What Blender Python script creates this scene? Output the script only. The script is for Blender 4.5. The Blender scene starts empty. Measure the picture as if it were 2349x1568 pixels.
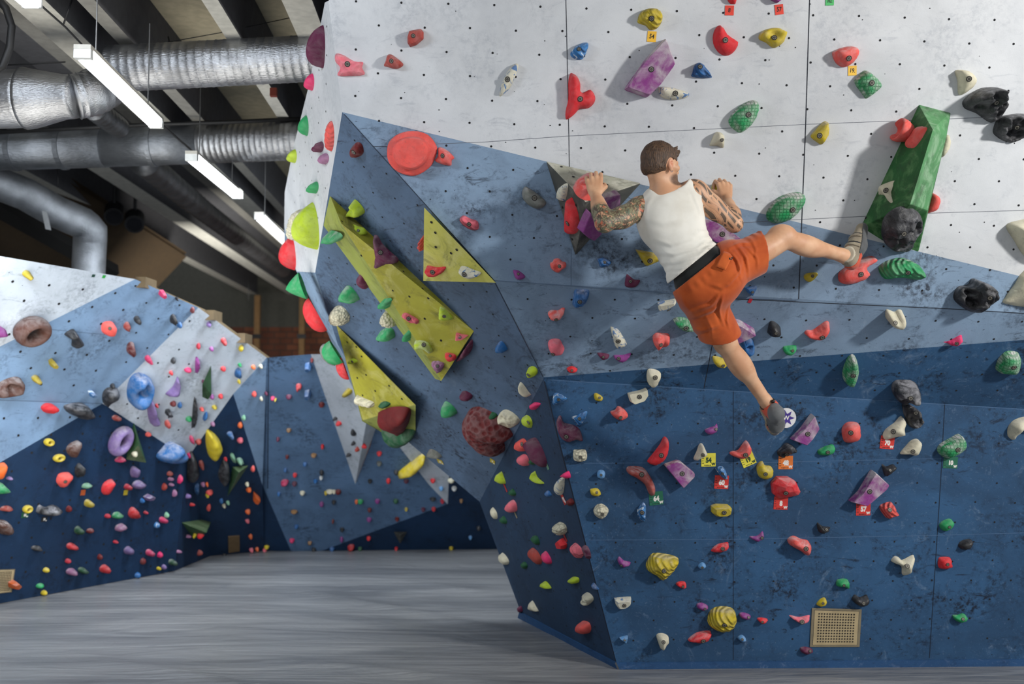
import bpy, bmesh, math, random
import numpy as np
from mathutils import Vector, Matrix, noise
from mathutils.bvhtree import BVHTree
from mathutils.geometry import tessellate_polygon, delaunay_2d_cdt

random.seed(7)
SC = bpy.context.scene
COL = SC.collection

# ------------------------------------------------------------------ camera geometry (photo treated as 2349 x 1568)
FPX = 2284.0
TH = math.atan(141 / FPX)
CAM = Vector((0, 0, 1.66))
FW = Vector((0, math.cos(TH), math.sin(TH)))
UP = Vector((0, -math.sin(TH), math.cos(TH)))
RT = Vector((1, 0, 0))

def ray(x, y): return FW + RT * ((x - 1174.5) / FPX) + UP * ((784 - y) / FPX)
def P(x, y, Y):
    r = ray(x, y); return CAM + r * (Y / r.y)
def FL(x, y):
    r = ray(x, y); return CAM + r * (-CAM.z / r.z)
def px_of(p):
    d = p - CAM; w = d.dot(FW)
    return (1174.5 + FPX * d.x / w, 784 - FPX * d.dot(UP) / w)
def plane(a, b, c):
    n = (b - a).cross(c - a).normalized()
    if n.dot(a - CAM) > 0: n = -n
    return (a, n)
def hit(pl, x, y):
    r = ray(x, y); return CAM + r * ((pl[0] - CAM).dot(pl[1]) / r.dot(pl[1]))

def srgb(c):
    out = []
    for v in c[:3]:
        v /= 255.0
        out.append(v / 12.92 if v <= 0.04045 else ((v + 0.055) / 1.055) ** 2.4)
    return (*out, 1.0)

# ------------------------------------------------------------------ object helpers
def link(o, parent=None):
    COL.objects.link(o)
    if parent: o.parent = parent
    return o
def mesh_obj(name, verts, faces, mats, parent=None, fm=None, smooth=False, loc=None, rot=None):
    me = bpy.data.meshes.new(name)
    me.from_pydata([tuple(v) for v in verts], [], faces)
    if not isinstance(mats, (list, tuple)): mats = [mats]
    for m in mats: me.materials.append(m)
    if fm: me.polygons.foreach_set('material_index', fm)
    if smooth: me.polygons.foreach_set('use_smooth', [True] * len(me.polygons))
    me.update()
    o = bpy.data.objects.new(name, me)
    if loc is not None: o.location = loc
    if rot is not None: o.rotation_mode = 'QUATERNION'; o.rotation_quaternion = rot
    return link(o, parent)
def tag(o, label=None, cat=None, group=None, kind=None):
    if label: o['label'] = label
    if cat: o['category'] = cat
    if group: o['group'] = group
    if kind: o['kind'] = kind
    return o
def empty(name, loc=(0, 0, 0)):
    o = bpy.data.objects.new(name, None); o.location = loc; o.empty_display_size = .05
    return link(o)
class MB:
    def __init__(s): s.v = []; s.f = []; s.m = []
    def add(s, vs, fs, m=0):
        b = len(s.v); s.v += [Vector(v) for v in vs]; s.f += [tuple(b + i for i in f) for f in fs]; s.m += [m] * len(fs)
    def box(s, c, ax, ay, az, m=0):
        c = Vector(c); P8 = [c + ax * i + ay * j + az * k for k in (-1, 1) for j in (-1, 1) for i in (-1, 1)]
        s.add(P8, [(0, 2, 3, 1), (4, 5, 7, 6), (0, 1, 5, 4), (2, 6, 7, 3), (0, 4, 6, 2), (1, 3, 7, 5)], m)
    def aabox(s, lo, hi, m=0):
        lo, hi = Vector(lo), Vector(hi); h = (hi - lo) / 2
        s.box((lo + hi) / 2, Vector((h.x, 0, 0)), Vector((0, h.y, 0)), Vector((0, 0, h.z)), m)
    def tube(s, pts, rad, n=12, m=0, caps=True, ribs=None):
        pts = [Vector(p) for p in pts]; rings = []
        if not isinstance(rad, (list, tuple)): rad = [rad] * len(pts)
        ref = None
        for i, p in enumerate(pts):
            t = (pts[min(i + 1, len(pts) - 1)] - pts[max(i - 1, 0)]).normalized()
            if ref is None: ref = Vector((0, 0, 1)) if abs(t.z) < .9 else Vector((1, 0, 0))
            u = (ref - t * ref.dot(t)).normalized(); w = t.cross(u); ref = u
            rings.append([p + (u * math.cos(a) + w * math.sin(a)) * rad[i] for a in [2 * math.pi * k / n for k in range(n)]])
        b = [v for r in rings for v in r]; f = []
        for i in range(len(pts) - 1):
            for k in range(n):
                f.append((i * n + k, i * n + (k + 1) % n, (i + 1) * n + (k + 1) % n, (i + 1) * n + k))
        if caps: f.append(tuple(range(n))[::-1]); f.append(tuple((len(pts) - 1) * n + k for k in range(n)))
        s.add(b, f, m)
    def build(s, name, mats, parent=None, smooth=False):
        return mesh_obj(name, s.v, s.f, mats, parent, s.m, smooth)

# ------------------------------------------------------------------ materials
MATS = {}
def newmat(name):
    m = bpy.data.materials.new(name); m.use_nodes = True
    nt = m.node_tree; nt.nodes.clear()
    out = nt.nodes.new('ShaderNodeOutputMaterial'); b = nt.nodes.new('ShaderNodeBsdfPrincipled')
    nt.links.new(b.outputs[0], out.inputs[0])
    return m, nt, b
def N(nt, typ, **kw):
    n = nt.nodes.new(typ)
    for k, v in kw.items():
        if k.startswith('i_'):
            n.inputs[int(k[2:]) if k[2:].isdigit() else k[2:].replace('_', ' ')].default_value = v
        else: setattr(n, k, v)
    return n
def L(nt, a, b): nt.links.new(a, b)
def coords(nt, scale=(1, 1, 1), gen=False, rot=(0, 0, 0)):
    tc = N(nt, 'ShaderNodeTexCoord'); mp = N(nt, 'ShaderNodeMapping'); mp.inputs['Scale'].default_value = scale
    mp.inputs['Rotation'].default_value = rot
    L(nt, tc.outputs['Object'], mp.inputs[0]); return mp.outputs[0]
def noise_n(nt, co, scale, detail=4, rough=.55, dist=0):
    n = N(nt, 'ShaderNodeTexNoise'); n.inputs['Scale'].default_value = scale; n.inputs['Detail'].default_value = detail
    n.inputs['Roughness'].default_value = rough; n.inputs['Distortion'].default_value = dist
    L(nt, co, n.inputs['Vector']); return n.outputs['Fac']
def ramp(nt, fac, lo, hi, a=0., b=1.):
    n = N(nt, 'ShaderNodeMapRange'); n.inputs[1].default_value = lo; n.inputs[2].default_value = hi
    n.inputs[3].default_value = a; n.inputs[4].default_value = b; n.interpolation_type = 'SMOOTHSTEP'
    L(nt, fac, n.inputs[0]); return n.outputs[0]
def mixc(nt, fac, a, b):
    n = N(nt, 'ShaderNodeMix', data_type='RGBA')
    if isinstance(fac, (int, float)): n.inputs[0].default_value = fac
    else: L(nt, fac, n.inputs[0])
    for s, i in ((a, 6), (b, 7)):
        if isinstance(s, tuple): n.inputs[i].default_value = s
        else: L(nt, s, n.inputs[i])
    return n.outputs[2]
def mathn(nt, op, a, b=None):
    n = N(nt, 'ShaderNodeMath', operation=op)
    for s, i in ((a, 0), (b, 1)):
        if s is None: continue
        if isinstance(s, (int, float)): n.inputs[i].default_value = s
        else: L(nt, s, n.inputs[i])
    return n.outputs[0]
def bump(nt, b, h, strength=.3, dist=.01):
    n = N(nt, 'ShaderNodeBump'); n.inputs['Strength'].default_value = strength; n.inputs['Distance'].default_value = dist
    L(nt, h, n.inputs['Height']); L(nt, n.outputs[0], b.inputs['Normal'])
def plain(name, c, rough=.6, metal=0, emit=0, spec=.5):
    if name in MATS: return MATS[name]
    m, nt, b = newmat(name)
    co = coords(nt); f = noise_n(nt, co, 14, 3)
    cc = srgb(c); dk = tuple(v * .82 for v in cc[:3]) + (1,)
    L(nt, mixc(nt, ramp(nt, f, .3, .7), dk, cc), b.inputs['Base Color'])
    b.inputs['Roughness'].default_value = rough; b.inputs['Metallic'].default_value = metal
    b.inputs['Specular IOR Level'].default_value = spec
    if emit:
        b.inputs['Emission Color'].default_value = cc; b.inputs['Emission Strength'].default_value = emit
    MATS[name] = m; return m

def wall_mat(name, base, dirt, chalk, dirt_amt=.5, chalk_amt=.2, rough=.7):
    m, nt, b = newmat(name)
    co = coords(nt)
    big = noise_n(nt, co, 1.6, 6, .62, .3)
    c = mixc(nt, ramp(nt, big, .35, .7), srgb(base), tuple(v * .82 for v in srgb(base)[:3]) + (1,))
    # hand and shoe smudges: medium noise broken up by fine noise
    sm = ramp(nt, noise_n(nt, co, 3.1, 8, .68, .4), .46, .66)
    fine = ramp(nt, noise_n(nt, co, 34, 5, .7), .38, .66)
    d = mathn(nt, 'MULTIPLY', mathn(nt, 'MULTIPLY', sm, fine), dirt_amt)
    c = mixc(nt, d, c, srgb(dirt))
    sm2 = mathn(nt, 'MULTIPLY', ramp(nt, noise_n(nt, coords(nt, (1, 1, 2.6), rot=(0, .5, 0)), 5.5, 9, .75, 1.2), .55, .68), dirt_amt * .8)
    c = mixc(nt, sm2, c, srgb(dirt))
    blot = mathn(nt, 'MULTIPLY', ramp(nt, noise_n(nt, coords(nt, (1, 1, 1.15), rot=(.2, .1, .4)), 1.25, 7, .62, .5), .42, .62), dirt_amt * .62)
    c = mixc(nt, blot, c, tuple(v * .5 + w * .5 for v, w in zip(srgb(base), srgb(dirt))))
    # thin scuff strokes
    sc = ramp(nt, noise_n(nt, coords(nt, (1, 1, 5), rot=(0, .35, 0)), 15, 6, .7, 2.5), .63, .68)
    c = mixc(nt, mathn(nt, 'MULTIPLY', sc, dirt_amt * .8), c, srgb(dirt))
    ch = ramp(nt, noise_n(nt, coords(nt, (1.0, 1, 1), rot=(.3, .8, 0)), 4.2, 10, .78, 1.8), .55, .74)
    c = mixc(nt, mathn(nt, 'MULTIPLY', ch, chalk_amt), c, srgb(chalk))
    sp = ramp(nt, noise_n(nt, co, 75, 2, .5), .64, .72)
    c = mixc(nt, mathn(nt, 'MULTIPLY', sp, chalk_amt * .3), c, srgb(chalk))
    L(nt, c, b.inputs['Base Color']); b.inputs['Roughness'].default_value = rough
    b.inputs['Specular IOR Level'].default_value = .3
    bump(nt, b, noise_n(nt, co, 160, 3), .25, .002)
    MATS[name] = m; return m

CC = dict(red=(222, 44, 52), coral=(238, 92, 84), pink=(238, 112, 128), hotpink=(232, 50, 112), crimson=(190, 28, 55), plum=(98, 30, 66),
          purple=(140, 58, 135), lilac=(128, 104, 160), blue=(28, 100, 165), lightblue=(100, 158, 212), green=(38, 158, 94), darkgreen=(20, 84, 50),
          lime=(182, 206, 44), yellow=(205, 182, 40), cream=(222, 216, 190), black=(40, 41, 44), grey=(118, 122, 116), orange=(232, 104, 36),
          brick=(172, 66, 56), brown=(82, 50, 40), mint=(140, 195, 160), white=(225, 228, 225), creamblue=(220, 216, 196), whiteblue=(52, 126, 192),
          darkred=(104, 20, 22), mauve=(165, 110, 150), ochre=(150, 112, 70))
CNAME = dict(hotpink='bright pink', lightblue='light blue', darkgreen='dark green', creamblue='cream and blue', whiteblue='white and blue',
             darkred='dark red', brick='brick red', lilac='lilac', mint='mint green')

def hold_mat(col, chalk=.35, pat='', dim=1.0):  # dim paints the weak background light into darker hold colours
    key = f'hold_{col}_{int(chalk*100)}_{pat}_{int(dim*100)}'
    if key in MATS: return MATS[key]
    m, nt, b = newmat(key)
    base = srgb(tuple(v * dim for v in CC[col])); co = coords(nt)
    c = mixc(nt, ramp(nt, noise_n(nt, co, 9, 4), .3, .75), base, tuple(v * .72 for v in base[:3]) + (1,))
    if col in ('creamblue', 'whiteblue'):
        c = mixc(nt, ramp(nt, noise_n(nt, co, 17, 4, .6, 1.5), .50, .60), c, srgb((60, 110, 165) if col == 'creamblue' else (205, 218, 228)))
    geo = N(nt, 'ShaderNodeNewGeometry'); sep = N(nt, 'ShaderNodeSeparateXYZ'); L(nt, geo.outputs['Normal'], sep.inputs[0])
    up = ramp(nt, sep.outputs['Z'], .05, .8)
    nz = ramp(nt, noise_n(nt, co, 13, 6, .65, .6), .36, .64)
    k = mathn(nt, 'MULTIPLY', mathn(nt, 'ADD', mathn(nt, 'MULTIPLY', up, .75), .35), nz)
    if chalk > .6: k = mathn(nt, 'ADD', k, mathn(nt, 'MULTIPLY', ramp(nt, noise_n(nt, co, 6, 5, .6, .5), .42, .6), .6))
    ck = srgb((205, 200, 200)) if col != 'black' else srgb((150, 150, 155))
    c = mixc(nt, mathn(nt, 'MINIMUM', mathn(nt, 'MULTIPLY', k, chalk), .9), c, ck)
    gr = ramp(nt, noise_n(nt, co, 48, 4, .7), .52, .72)
    c = mixc(nt, mathn(nt, 'MULTIPLY', gr, .22), c, srgb((70, 66, 62)))
    h = noise_n(nt, co, 130, 3)
    st, dist = .35, .003
    if pat == 'grid':
        w1 = N(nt, 'ShaderNodeTexWave'); w1.inputs['Scale'].default_value = 17; w1.bands_direction = 'X'; L(nt, co, w1.inputs[0]); w1.inputs['Distortion'].default_value = .6
        w2 = N(nt, 'ShaderNodeTexWave'); w2.inputs['Scale'].default_value = 17; w2.bands_direction = 'Y'; L(nt, co, w2.inputs[0]); w2.inputs['Distortion'].default_value = .6
        g = mathn(nt, 'MINIMUM', ramp(nt, w1.outputs['Fac'], 0, .25), ramp(nt, w2.outputs['Fac'], 0, .25))
        c = mixc(nt, ramp(nt, g, 0, 1, .5, 0), c, tuple(v * .5 for v in base[:3]) + (1,))
        h = g; st, dist = .7, .004
    elif pat == 'ridge':
        w1 = N(nt, 'ShaderNodeTexWave'); w1.inputs['Scale'].default_value = 14; w1.bands_direction = 'DIAGONAL'; L(nt, co, w1.inputs[0]); w1.inputs['Distortion'].default_value = 2.5
        w1.inputs['Detail Scale'].default_value = .6
        h = w1.outputs['Fac']; st, dist = .8, .008
        c = mixc(nt, ramp(nt, h, 0, .4, .45, 0), c, tuple(v * .45 for v in base[:3]) + (1,))
    elif pat in ('bumps', 'dimple'):
        v = N(nt, 'ShaderNodeTexVoronoi'); v.inputs['Scale'].default_value = 48 if pat == 'bumps' else 26; L(nt, co, v.inputs['Vector'])
        h = v.outputs['Distance'] if pat == 'dimple' else mathn(nt, 'SUBTRACT', 1, v.outputs['Distance']); st, dist = 1, .012
        e = ramp(nt, v.outputs['Distance'], .35, .7)
        c = mixc(nt, mathn(nt, 'MULTIPLY', e, .45 if pat == 'bumps' else .10), c, tuple(x * .35 for x in base[:3]) + (1,) if pat == 'bumps' else ck)
    elif pat == 'rock':
        h = noise_n(nt, co, 22, 6, .6, .8); st, dist = .8, .015
        e = ramp(nt, noise_n(nt, co, 15, 5, .6, 1.0), .55, .72)
        c = mixc(nt, mathn(nt, 'MULTIPLY', e, .42), c, srgb((150, 150, 155)))
    L(nt, c, b.inputs['Base Color'])
    b.inputs['Roughness'].default_value = .42 if col == 'black' else .68
    b.inputs['Specular IOR Level'].default_value = .35
    bump(nt, b, h, st, dist)
    MATS[key] = m; return m
# ================================================================== WALLS
wall_mat('wall_white', (208, 211, 215), (110, 120, 136), (236, 238, 240), .30, .10)
wall_mat('wall_paleblue', (132, 156, 182), (42, 48, 60), (172, 188, 208), 1.0, .25)
wall_mat('wall_midblue', (88, 111, 140), (34, 38, 50), (132, 150, 174), 1.0, .28)
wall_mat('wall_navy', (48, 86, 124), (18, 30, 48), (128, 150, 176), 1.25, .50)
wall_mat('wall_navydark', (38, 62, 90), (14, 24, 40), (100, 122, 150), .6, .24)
wall_mat('wall_bluetrim', (44, 82, 126), (20, 36, 62), (150, 170, 200), .5, .35)
plain('tnut', (20, 20, 24), .9); plain('seam', (38, 42, 52), .9); plain('seam_pale', (74, 104, 140), .9); plain('seam_crease', (90, 110, 135), .9)
plain('seam_grey', (105, 110, 120), .9); plain('seam_shade', (40, 54, 76), .9)
plain('seam_navy', (12, 26, 46), .9)

a = FL(1420, 1533); b_ = FL(1190, 1415); Jn = P(1247, 868, 6.05); R0 = FL(2700, 1523)
F1 = plane(a, R0, Jn); F7 = plane(Jn, a, b_); S_ = hit(F7, 1100, 1150)
Q_ = P(785, 257, 5.4); F4 = plane(Jn, S_, Q_); M_ = hit(F4, 1135, 643); U_ = hit(F4, 723, 625)
K_ = hit(F1, 2700, 960); F2 = plane(Jn, K_, M_); N_ = hit(F2, 2700, 738); F3 = plane(M_, N_, Q_)
TL = hit(F3, 753, 2)
F5 = plane(TL, Q_, U_)
O6 = hit(F5, 680, 622)
F6 = plane(O6, U_, hit(F4, 935, 1012) + Vector((-.05, .25, 0)))
# left and back walls
lb0 = FL(-350, 1448); lb1 = FL(400, 1309); lbm = FL(482, 1275); lb3 = FL(606, 1263); lb4 = FL(1260, 1257)
LA = P(235, 925, 8.75); D1 = plane(lb0, lb1, LA); LV = hit(D1, -350, 905)
LT = P(310, 640, 8.2); L1 = plane(LA, LV, LT)
LE = hit(D1, 430, 1050); L3 = plane(LA, LT, LE); LS = hit(L3, 455, 705)
D2a = plane(LE, lb1, lbm); D2b = plane(LE, lbm, lb3); LF = hit(D2b, 602, 1112)
L4 = plane(LS, LE, LF); LR = hit(L4, 612, 820)
BK = plane(lb3, lb4, LR)
def lift(pl, x, y, h): return hit((pl[0] + pl[1] * h, pl[1]), x, y)
W1 = hit(BK, 713, 812); W2 = hit(BK, 815, 1110); W4 = lift(BK, 840, 970, .3)
BW1 = plane(W1, W2, W4)
BW2 = plane(W2, W4, hit(BK, 863, 980))

ZN = dict(wu='white upper panel', pb='pale blue band', nf='navy front wall', ov='blue overhang', ws='narrow white side', ns='navy side wall',
          lw='white part of left wall', lp='pale blue left wall', ln='navy left wall', bb='blue back wall', bn='navy back wall', bw='white back panel', vo='volume')

class WallSet:
    def __init__(s): s.v = []; s.f = []; s.z = []
WS = WallSet()
def tri_poly(pts):
    t = tessellate_polygon([[Vector(p) for p in pts]])
    return t
def inside(poly, x, y):
    c = False; j = len(poly) - 1
    for i in range(len(poly)):
        xi, yi = poly[i]; xj, yj = poly[j]
        if (yi > y) != (yj > y) and x < (xj - xi) * (y - yi) / (yj - yi) + xi: c = not c
        j = i
    return c
def add_facet(mb, mats, pl, poly, mat, zone, pts=None):
    """a painted area: polygon in the plane pl"""
    w = pts or [hit(pl, x, y) for x, y in poly]
    if mat not in mats: mats.append(mat)
    base = len(mb.v); n = pl[1]
    fs = []
    for t in tri_poly(w):
        A, B, C_ = (w[i] for i in t)
        if (B - A).cross(C_ - A).dot(n) < 0: t = (t[0], t[2], t[1])
        fs.append(tuple(t))
    mb.add(w, fs, mats.index(mat))
    b = len(WS.v); WS.v += w; WS.f += [tuple(b + i for i in f) for f in fs]; WS.z += [zone] * len(fs)
def tnuts(mb, mats, pl, poly, sp=.25, r=.0064, off=(0, 0), ang=0., prob=1.0, mat='tnut'):
    if mat not in mats: mats.append(mat)
    n = pl[1]; u = Vector((0, 0, 1)).cross(n).normalized()
    if u.x < 0: u = -u
    v = n.cross(u)
    if v.z < 0: v = -v
    u, v = u * math.cos(ang) + v * math.sin(ang), v * math.cos(ang) - u * math.sin(ang)
    o = hit(pl, *poly[0]); w = [hit(pl, x, y) - o for x, y in poly]
    us = [p.dot(u) for p in w]; vs = [p.dot(v) for p in w]; P2 = list(zip(us, vs))
    j0 = int(min(vs) / (sp / 2)) - 1
    for j in range(j0, int(max(vs) / (sp / 2)) + 2):
        for i in range(int(min(us) / sp) - 1, int(max(us) / sp) + 2):
            x = (i + (.5 if j % 2 else 0)) * sp + off[0] + random.uniform(-.004, .004); y = j * sp / 2 + off[1] + random.uniform(-.004, .004)
            if inside(P2, x, y) and random.random() < prob:
                c = o + u * x + v * y + n * .0015
                mb.add([c + (u * math.cos(k) + v * math.sin(k)) * r for k in [q * math.pi / 4 for q in range(8)]], [tuple(range(8))], mats.index(mat))
            # small screw specks scattered between the bolt holes
            if random.random() < .35:
                x2 = x + random.uniform(-.1, .1); y2 = y + random.uniform(-.1, .1)
                if inside(P2, x2, y2):
                    c = o + u * x2 + v * y2 + n * .0015; rr = random.uniform(.002, .0038)
                    mb.add([c + (u * math.cos(k) + v * math.sin(k)) * rr for k in [q * math.pi / 3 for q in range(6)]], [tuple(range(6))], mats.index(mat))
def seam(mb, mats, pl, pts, wpx=2.2, mat='seam'):
    if mat not in mats: mats.append(mat)
    for (x0, y0), (x1, y1) in zip(pts, pts[1:]):
        d = math.hypot(x1 - x0, y1 - y0); nx, ny = -(y1 - y0) / d * wpx / 2, (x1 - x0) / d * wpx / 2
        q = [hit(pl, x0 + nx, y0 + ny), hit(pl, x1 + nx, y1 + ny), hit(pl, x1 - nx, y1 - ny), hit(pl, x0 - nx, y0 - ny)]
        mb.add([p + pl[1] * .001 for p in q], [(0, 1, 2, 3)], mats.index(mat))

# ---- front of the near boulder
mb = MB(); mats = []
f3white = [(753, 2), (785, 257), (2700, 720), (2700, -160), (765, -8)]
f3blue = [(785, 257), (1135, 643), (2700, 738), (2700, 720)]
f2 = [(1135, 643), (2700, 738), (2700, 752), (1247, 865)]
add_facet(mb, mats, F3, f3white, 'wall_white', 'wu')
add_facet(mb, mats, F3, f3blue, 'wall_paleblue', 'pb', )
add_facet(mb, mats, F2, f2, 'wall_paleblue', 'pb')
f2n = [(1247, 865), (2700, 752), (2700, 960), (1247, 868)]
add_facet(mb, mats, F2, f2n, 'wall_navy', 'nf')
f1 = [(1247, 868), (2700, 960), (2700, 1508), (1414, 1518)]
add_facet(mb, mats, F1, f1, 'wall_navy', 'nf')
tnuts(mb, mats, F3, [(790, 20), (800, 262), (1150, 630), (2650, 715), (2650, -100), (800, -5)], off=(.06, .04), ang=-.02)
tnuts(mb, mats, F2, [(1150, 660), (2650, 750), (2650, 940), (1290, 860)], off=(.03, .05), ang=-.01)
tnuts(mb, mats, F1, [(1285, 885), (2650, 975), (2650, 1500), (1430, 1500)], off=(.1, .02), r=.006)
seam(mb, mats, F3, [(1298, -10), (1305, 312), (1306, 388)], 1.6); seam(mb, mats, F3, [(1859, -60), (1848, 290), (1832, 686)], 2.2)
seam(mb, mats, F3, [(1000, 330), (1120, 325), (1300, 312), (1850, 285), (2349, 266), (2700, 252)], 1.1, 'seam_grey')
seam(mb, mats, F3, [(1660, 513), (1835, 503), (2150, 488), (2700, 472)], 1.1, 'seam_grey')
seam(mb, mats, F3, [(855, 336), (960, 338)], 1.3); seam(mb, mats, F3, [(1310, 570), (1310, 654)], 1.3, 'seam_crease')
seam(mb, mats, F3, [(1135, 643), (1310, 655), (1660, 681), (1830, 688)], 1.6, 'seam_crease')
seam(mb, mats, F2, [(1660, 684), (2180, 708), (2700, 740)], 1.6, 'seam')
seam(mb, mats, F2, [(1652, 690), (1632, 800), (1615, 890)], 1.6, 'seam')
seam(mb, mats, F1, [(1682, 896), (1682, 1512)], 1.3, 'seam_navy'); seam(mb, mats, F1, [(2167, 927), (2158, 1100), (2132, 1508)], 1.5, 'seam_navy')
seam(mb, mats, F1, [(1262, 871), (1700, 898), (2165, 927), (2700, 960)], 1.4, 'seam_pale')
seam(mb, mats, F1, [(1340, 1062), (1760, 1060), (2160, 1051)], 1.2, 'seam_pale'); seam(mb, mats, F1, [(1350, 1238), (1700, 1236), (2150, 1227), (2400, 1220)], 1.2, 'seam_pale')
# hidden top and back closing sheets so that the boulder is solid
TRr = hit(F3, 2700, -160)
mats.append('wall_white')if 'wall_white' not in mats else None
k = mats.index('wall_white')
top0 = hit(F3, 765, -8)
mb.add([top0, TRr, TRr + Vector((0, 2.6, 0)), top0 + Vector((.25, 2.6, 0))], [(0, 1, 2, 3)], k)
wr = mb.build('wall_right', [MATS[m] for m in mats]); tag(wr, kind='structure')
# bevelled kicker strip along the foot
mb = MB(); mats = []
seamtop = lambda pl, x, y: hit(pl, x, y)
kp = [hit(F1, 1414, 1518), hit(F1, 2700, 1508), R0, a]
mb.add([p + F1[1] * .012 for p in kp], [(0, 1, 2, 3)], 0); mb.add([kp[0], kp[1], kp[1] + F1[1] * .012, kp[0] + F1[1] * .012], [(0, 1, 2, 3)], 0)
kq = [hit(F7, 1194, 1402), hit(F7, 1414, 1518), a, b_]
mb.add([p + F7[1] * .012 for p in kq], [(0, 1, 2, 3)], 0); mb.add([kq[0], kq[1], kq[1] + F7[1] * .012, kq[0] + F7[1] * .012], [(0, 1, 2, 3)], 0)
o = mb.build('baseboard_right', [MATS['wall_bluetrim']]); tag(o, kind='structure')

# ---- left faces of the near boulder
mb = MB(); mats = []
f4 = [(785, 257), (723, 625), (775, 790), (850, 925), (935, 1012), (1100, 1150), (1247, 868), (1135, 643)]
add_facet(mb, mats, F4, f4, 'wall_midblue', 'ov')
f5 = [(753, 2), (745, 6), (710, 190), (675, 330), (653, 440), (652, 520), (680, 622), (723, 625), (785, 257)]
add_facet(mb, mats, F5, f5, 'wall_white', 'ws')
f6w = [O6, U_, hit(F4, 775, 790), hit(F4, 850, 925), hit(F4, 935, 1012), hit(F6, 828, 925), hit(F6, 790, 850), hit(F6, 750, 760)]
mats.append('wall_paleblue'); base = len(mb.v)
mb.add(f6w, [(0, 1, 2, 7), (7, 2, 3, 6), (6, 3, 5), (5, 3, 4)], mats.index('wall_paleblue'))
b = len(WS.v); WS.v += f6w; WS.f += [tuple(b + i for i in f) for f in [(0, 1, 2, 7), (7, 2, 3, 6), (6, 3, 5), (5, 3, 4)]]; WS.z += ['ws'] * 4
# blue flank just showing behind the white side
bq = [hit(F5, 653, 440), hit(F5, 652, 520), hit(F5, 680, 622)]
mb.add([bq[0], bq[1], bq[2], bq[1] + Vector((-.08, .35, -.1)), bq[0] + Vector((.02, .5, .1))], [(0, 1, 3, 4), (1, 2, 3)], mats.index('wall_paleblue'))
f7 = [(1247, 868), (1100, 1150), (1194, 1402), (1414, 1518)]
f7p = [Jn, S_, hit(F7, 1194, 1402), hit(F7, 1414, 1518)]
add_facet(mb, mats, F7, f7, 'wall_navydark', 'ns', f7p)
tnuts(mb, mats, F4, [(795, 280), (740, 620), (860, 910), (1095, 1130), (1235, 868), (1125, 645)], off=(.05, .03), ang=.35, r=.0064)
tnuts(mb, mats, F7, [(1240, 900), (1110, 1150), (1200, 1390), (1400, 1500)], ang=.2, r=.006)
tnuts(mb, mats, F5, [(750, 60), (690, 330), (665, 440), (665, 520), (700, 600), (725, 600), (770, 270)], r=.006)
seam(mb, mats, F4, [(790, 262), (1133, 643), (1246, 864)], 2.0, 'seam_shade')
seam(mb, mats, F7, [(1249, 874), (1284, 1019), (1413, 1515)], 2.4, 'seam_navy')
ws_ = mb.build('wall_side', [MATS[m] for m in mats]); tag(ws_, kind='structure')

# ---- left wall
wall_mat('wall_white_far', (192, 201, 212), (90, 96, 106), (225, 228, 232), .55, .10)
wall_mat('wall_pale_far', (122, 150, 182), (50, 56, 68), (150, 170, 195), .6, .10)
wall_mat('wall_navy_far', (22, 50, 82), (8, 16, 30), (60, 90, 125), .6, .22)
wall_mat('wall_mid_far', (92, 122, 158), (26, 32, 44), (110, 135, 165), .8, .2)
mb = MB(); mats = []
add_facet(mb, mats, L1, [(-350, 527), (310, 640), (-230, 909), (-350, 905)], 'wall_white_far', 'lw')
add_facet(mb, mats, L1, [(310, 640), (235, 925), (-230, 909)], 'wall_pale_far', 'lp')
add_facet(mb, mats, D1, [(-350, 905), (235, 925), (-350, 1262)], 'wall_pale_far', 'lp')
add_facet(mb, mats, D1, [(235, 925), (430, 1050), (400, 1309), (-350, 1448), (-350, 1262)], 'wall_navy_far', 'ln')
add_facet(mb, mats, L3, [(310, 640), (455, 705), (235, 925)], 'wall_pale_far', 'lp')
add_facet(mb, mats, L3, [(455, 705), (430, 1050), (235, 925)], 'wall_white_far', 'lw')
add_facet(mb, mats, L4, [(455, 705), (612, 820), (535, 903), (430, 1050)], 'wall_white_far', 'lw')
add_facet(mb, mats, L4, [(612, 820), (602, 1112), (535, 903)], 'wall_pale_far', 'lp')
add_facet(mb, mats, L4, [(430, 1050), (535, 903), (602, 1112)], 'wall_navy_far', 'ln')
add_facet(mb, mats, D2a, [(430, 1050), (482, 1275), (400, 1309)], 'wall_navy_far', 'ln')
add_facet(mb, mats, D2b, [(430, 1050), (602, 1112), (606, 1263), (482, 1275)], 'wall_navy_far', 'ln')
tnuts(mb, mats, L1, [(-300, 560), (300, 650), (230, 910), (-300, 895)], sp=.3, r=.012)
tnuts(mb, mats, D1, [(-300, 915), (235, 935), (420, 1055), (400, 1290), (-300, 1420)], sp=.3, r=.011)
tnuts(mb, mats, L3, [(310, 655), (445, 710), (425, 1030), (245, 925)], sp=.3, r=.010)
seam(mb, mats, L1, [(104, 754), (240, 767)], 1.2, 'seam_crease')
seam(mb, mats, D1, [(-350, 905), (235, 925)], 2.0, 'seam_crease')
wl = mb.build('wall_left', [MATS[m] for m in mats]); tag(wl, kind='structure')
mb = MB()
mb.add([hit(L1, -350, 527), LT, LT + Vector((-.3, .5, 0)), hit(L1, -350, 527) + Vector((-.2, .5, 0))], [(0, 1, 2, 3)])
for p, q in ((LT, LS), (LS, LR)):
    d = (q - p).normalized()
    mb.add([p, q, q + Vector((0, .2, .0)), p + Vector((0, .2, .0))], [(0, 1, 2, 3)])
    for t in ((.02,) if q is LS else (.1, .55)):
        c = p.lerp(q, t); mb.aabox(c + Vector((-.02, .04, -.06)), c + Vector((.06, .3, .03)))
o = mb.build('trim_1', [plain('plywood_edge', (98, 82, 58), .8)]); tag(o, kind='structure')

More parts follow.
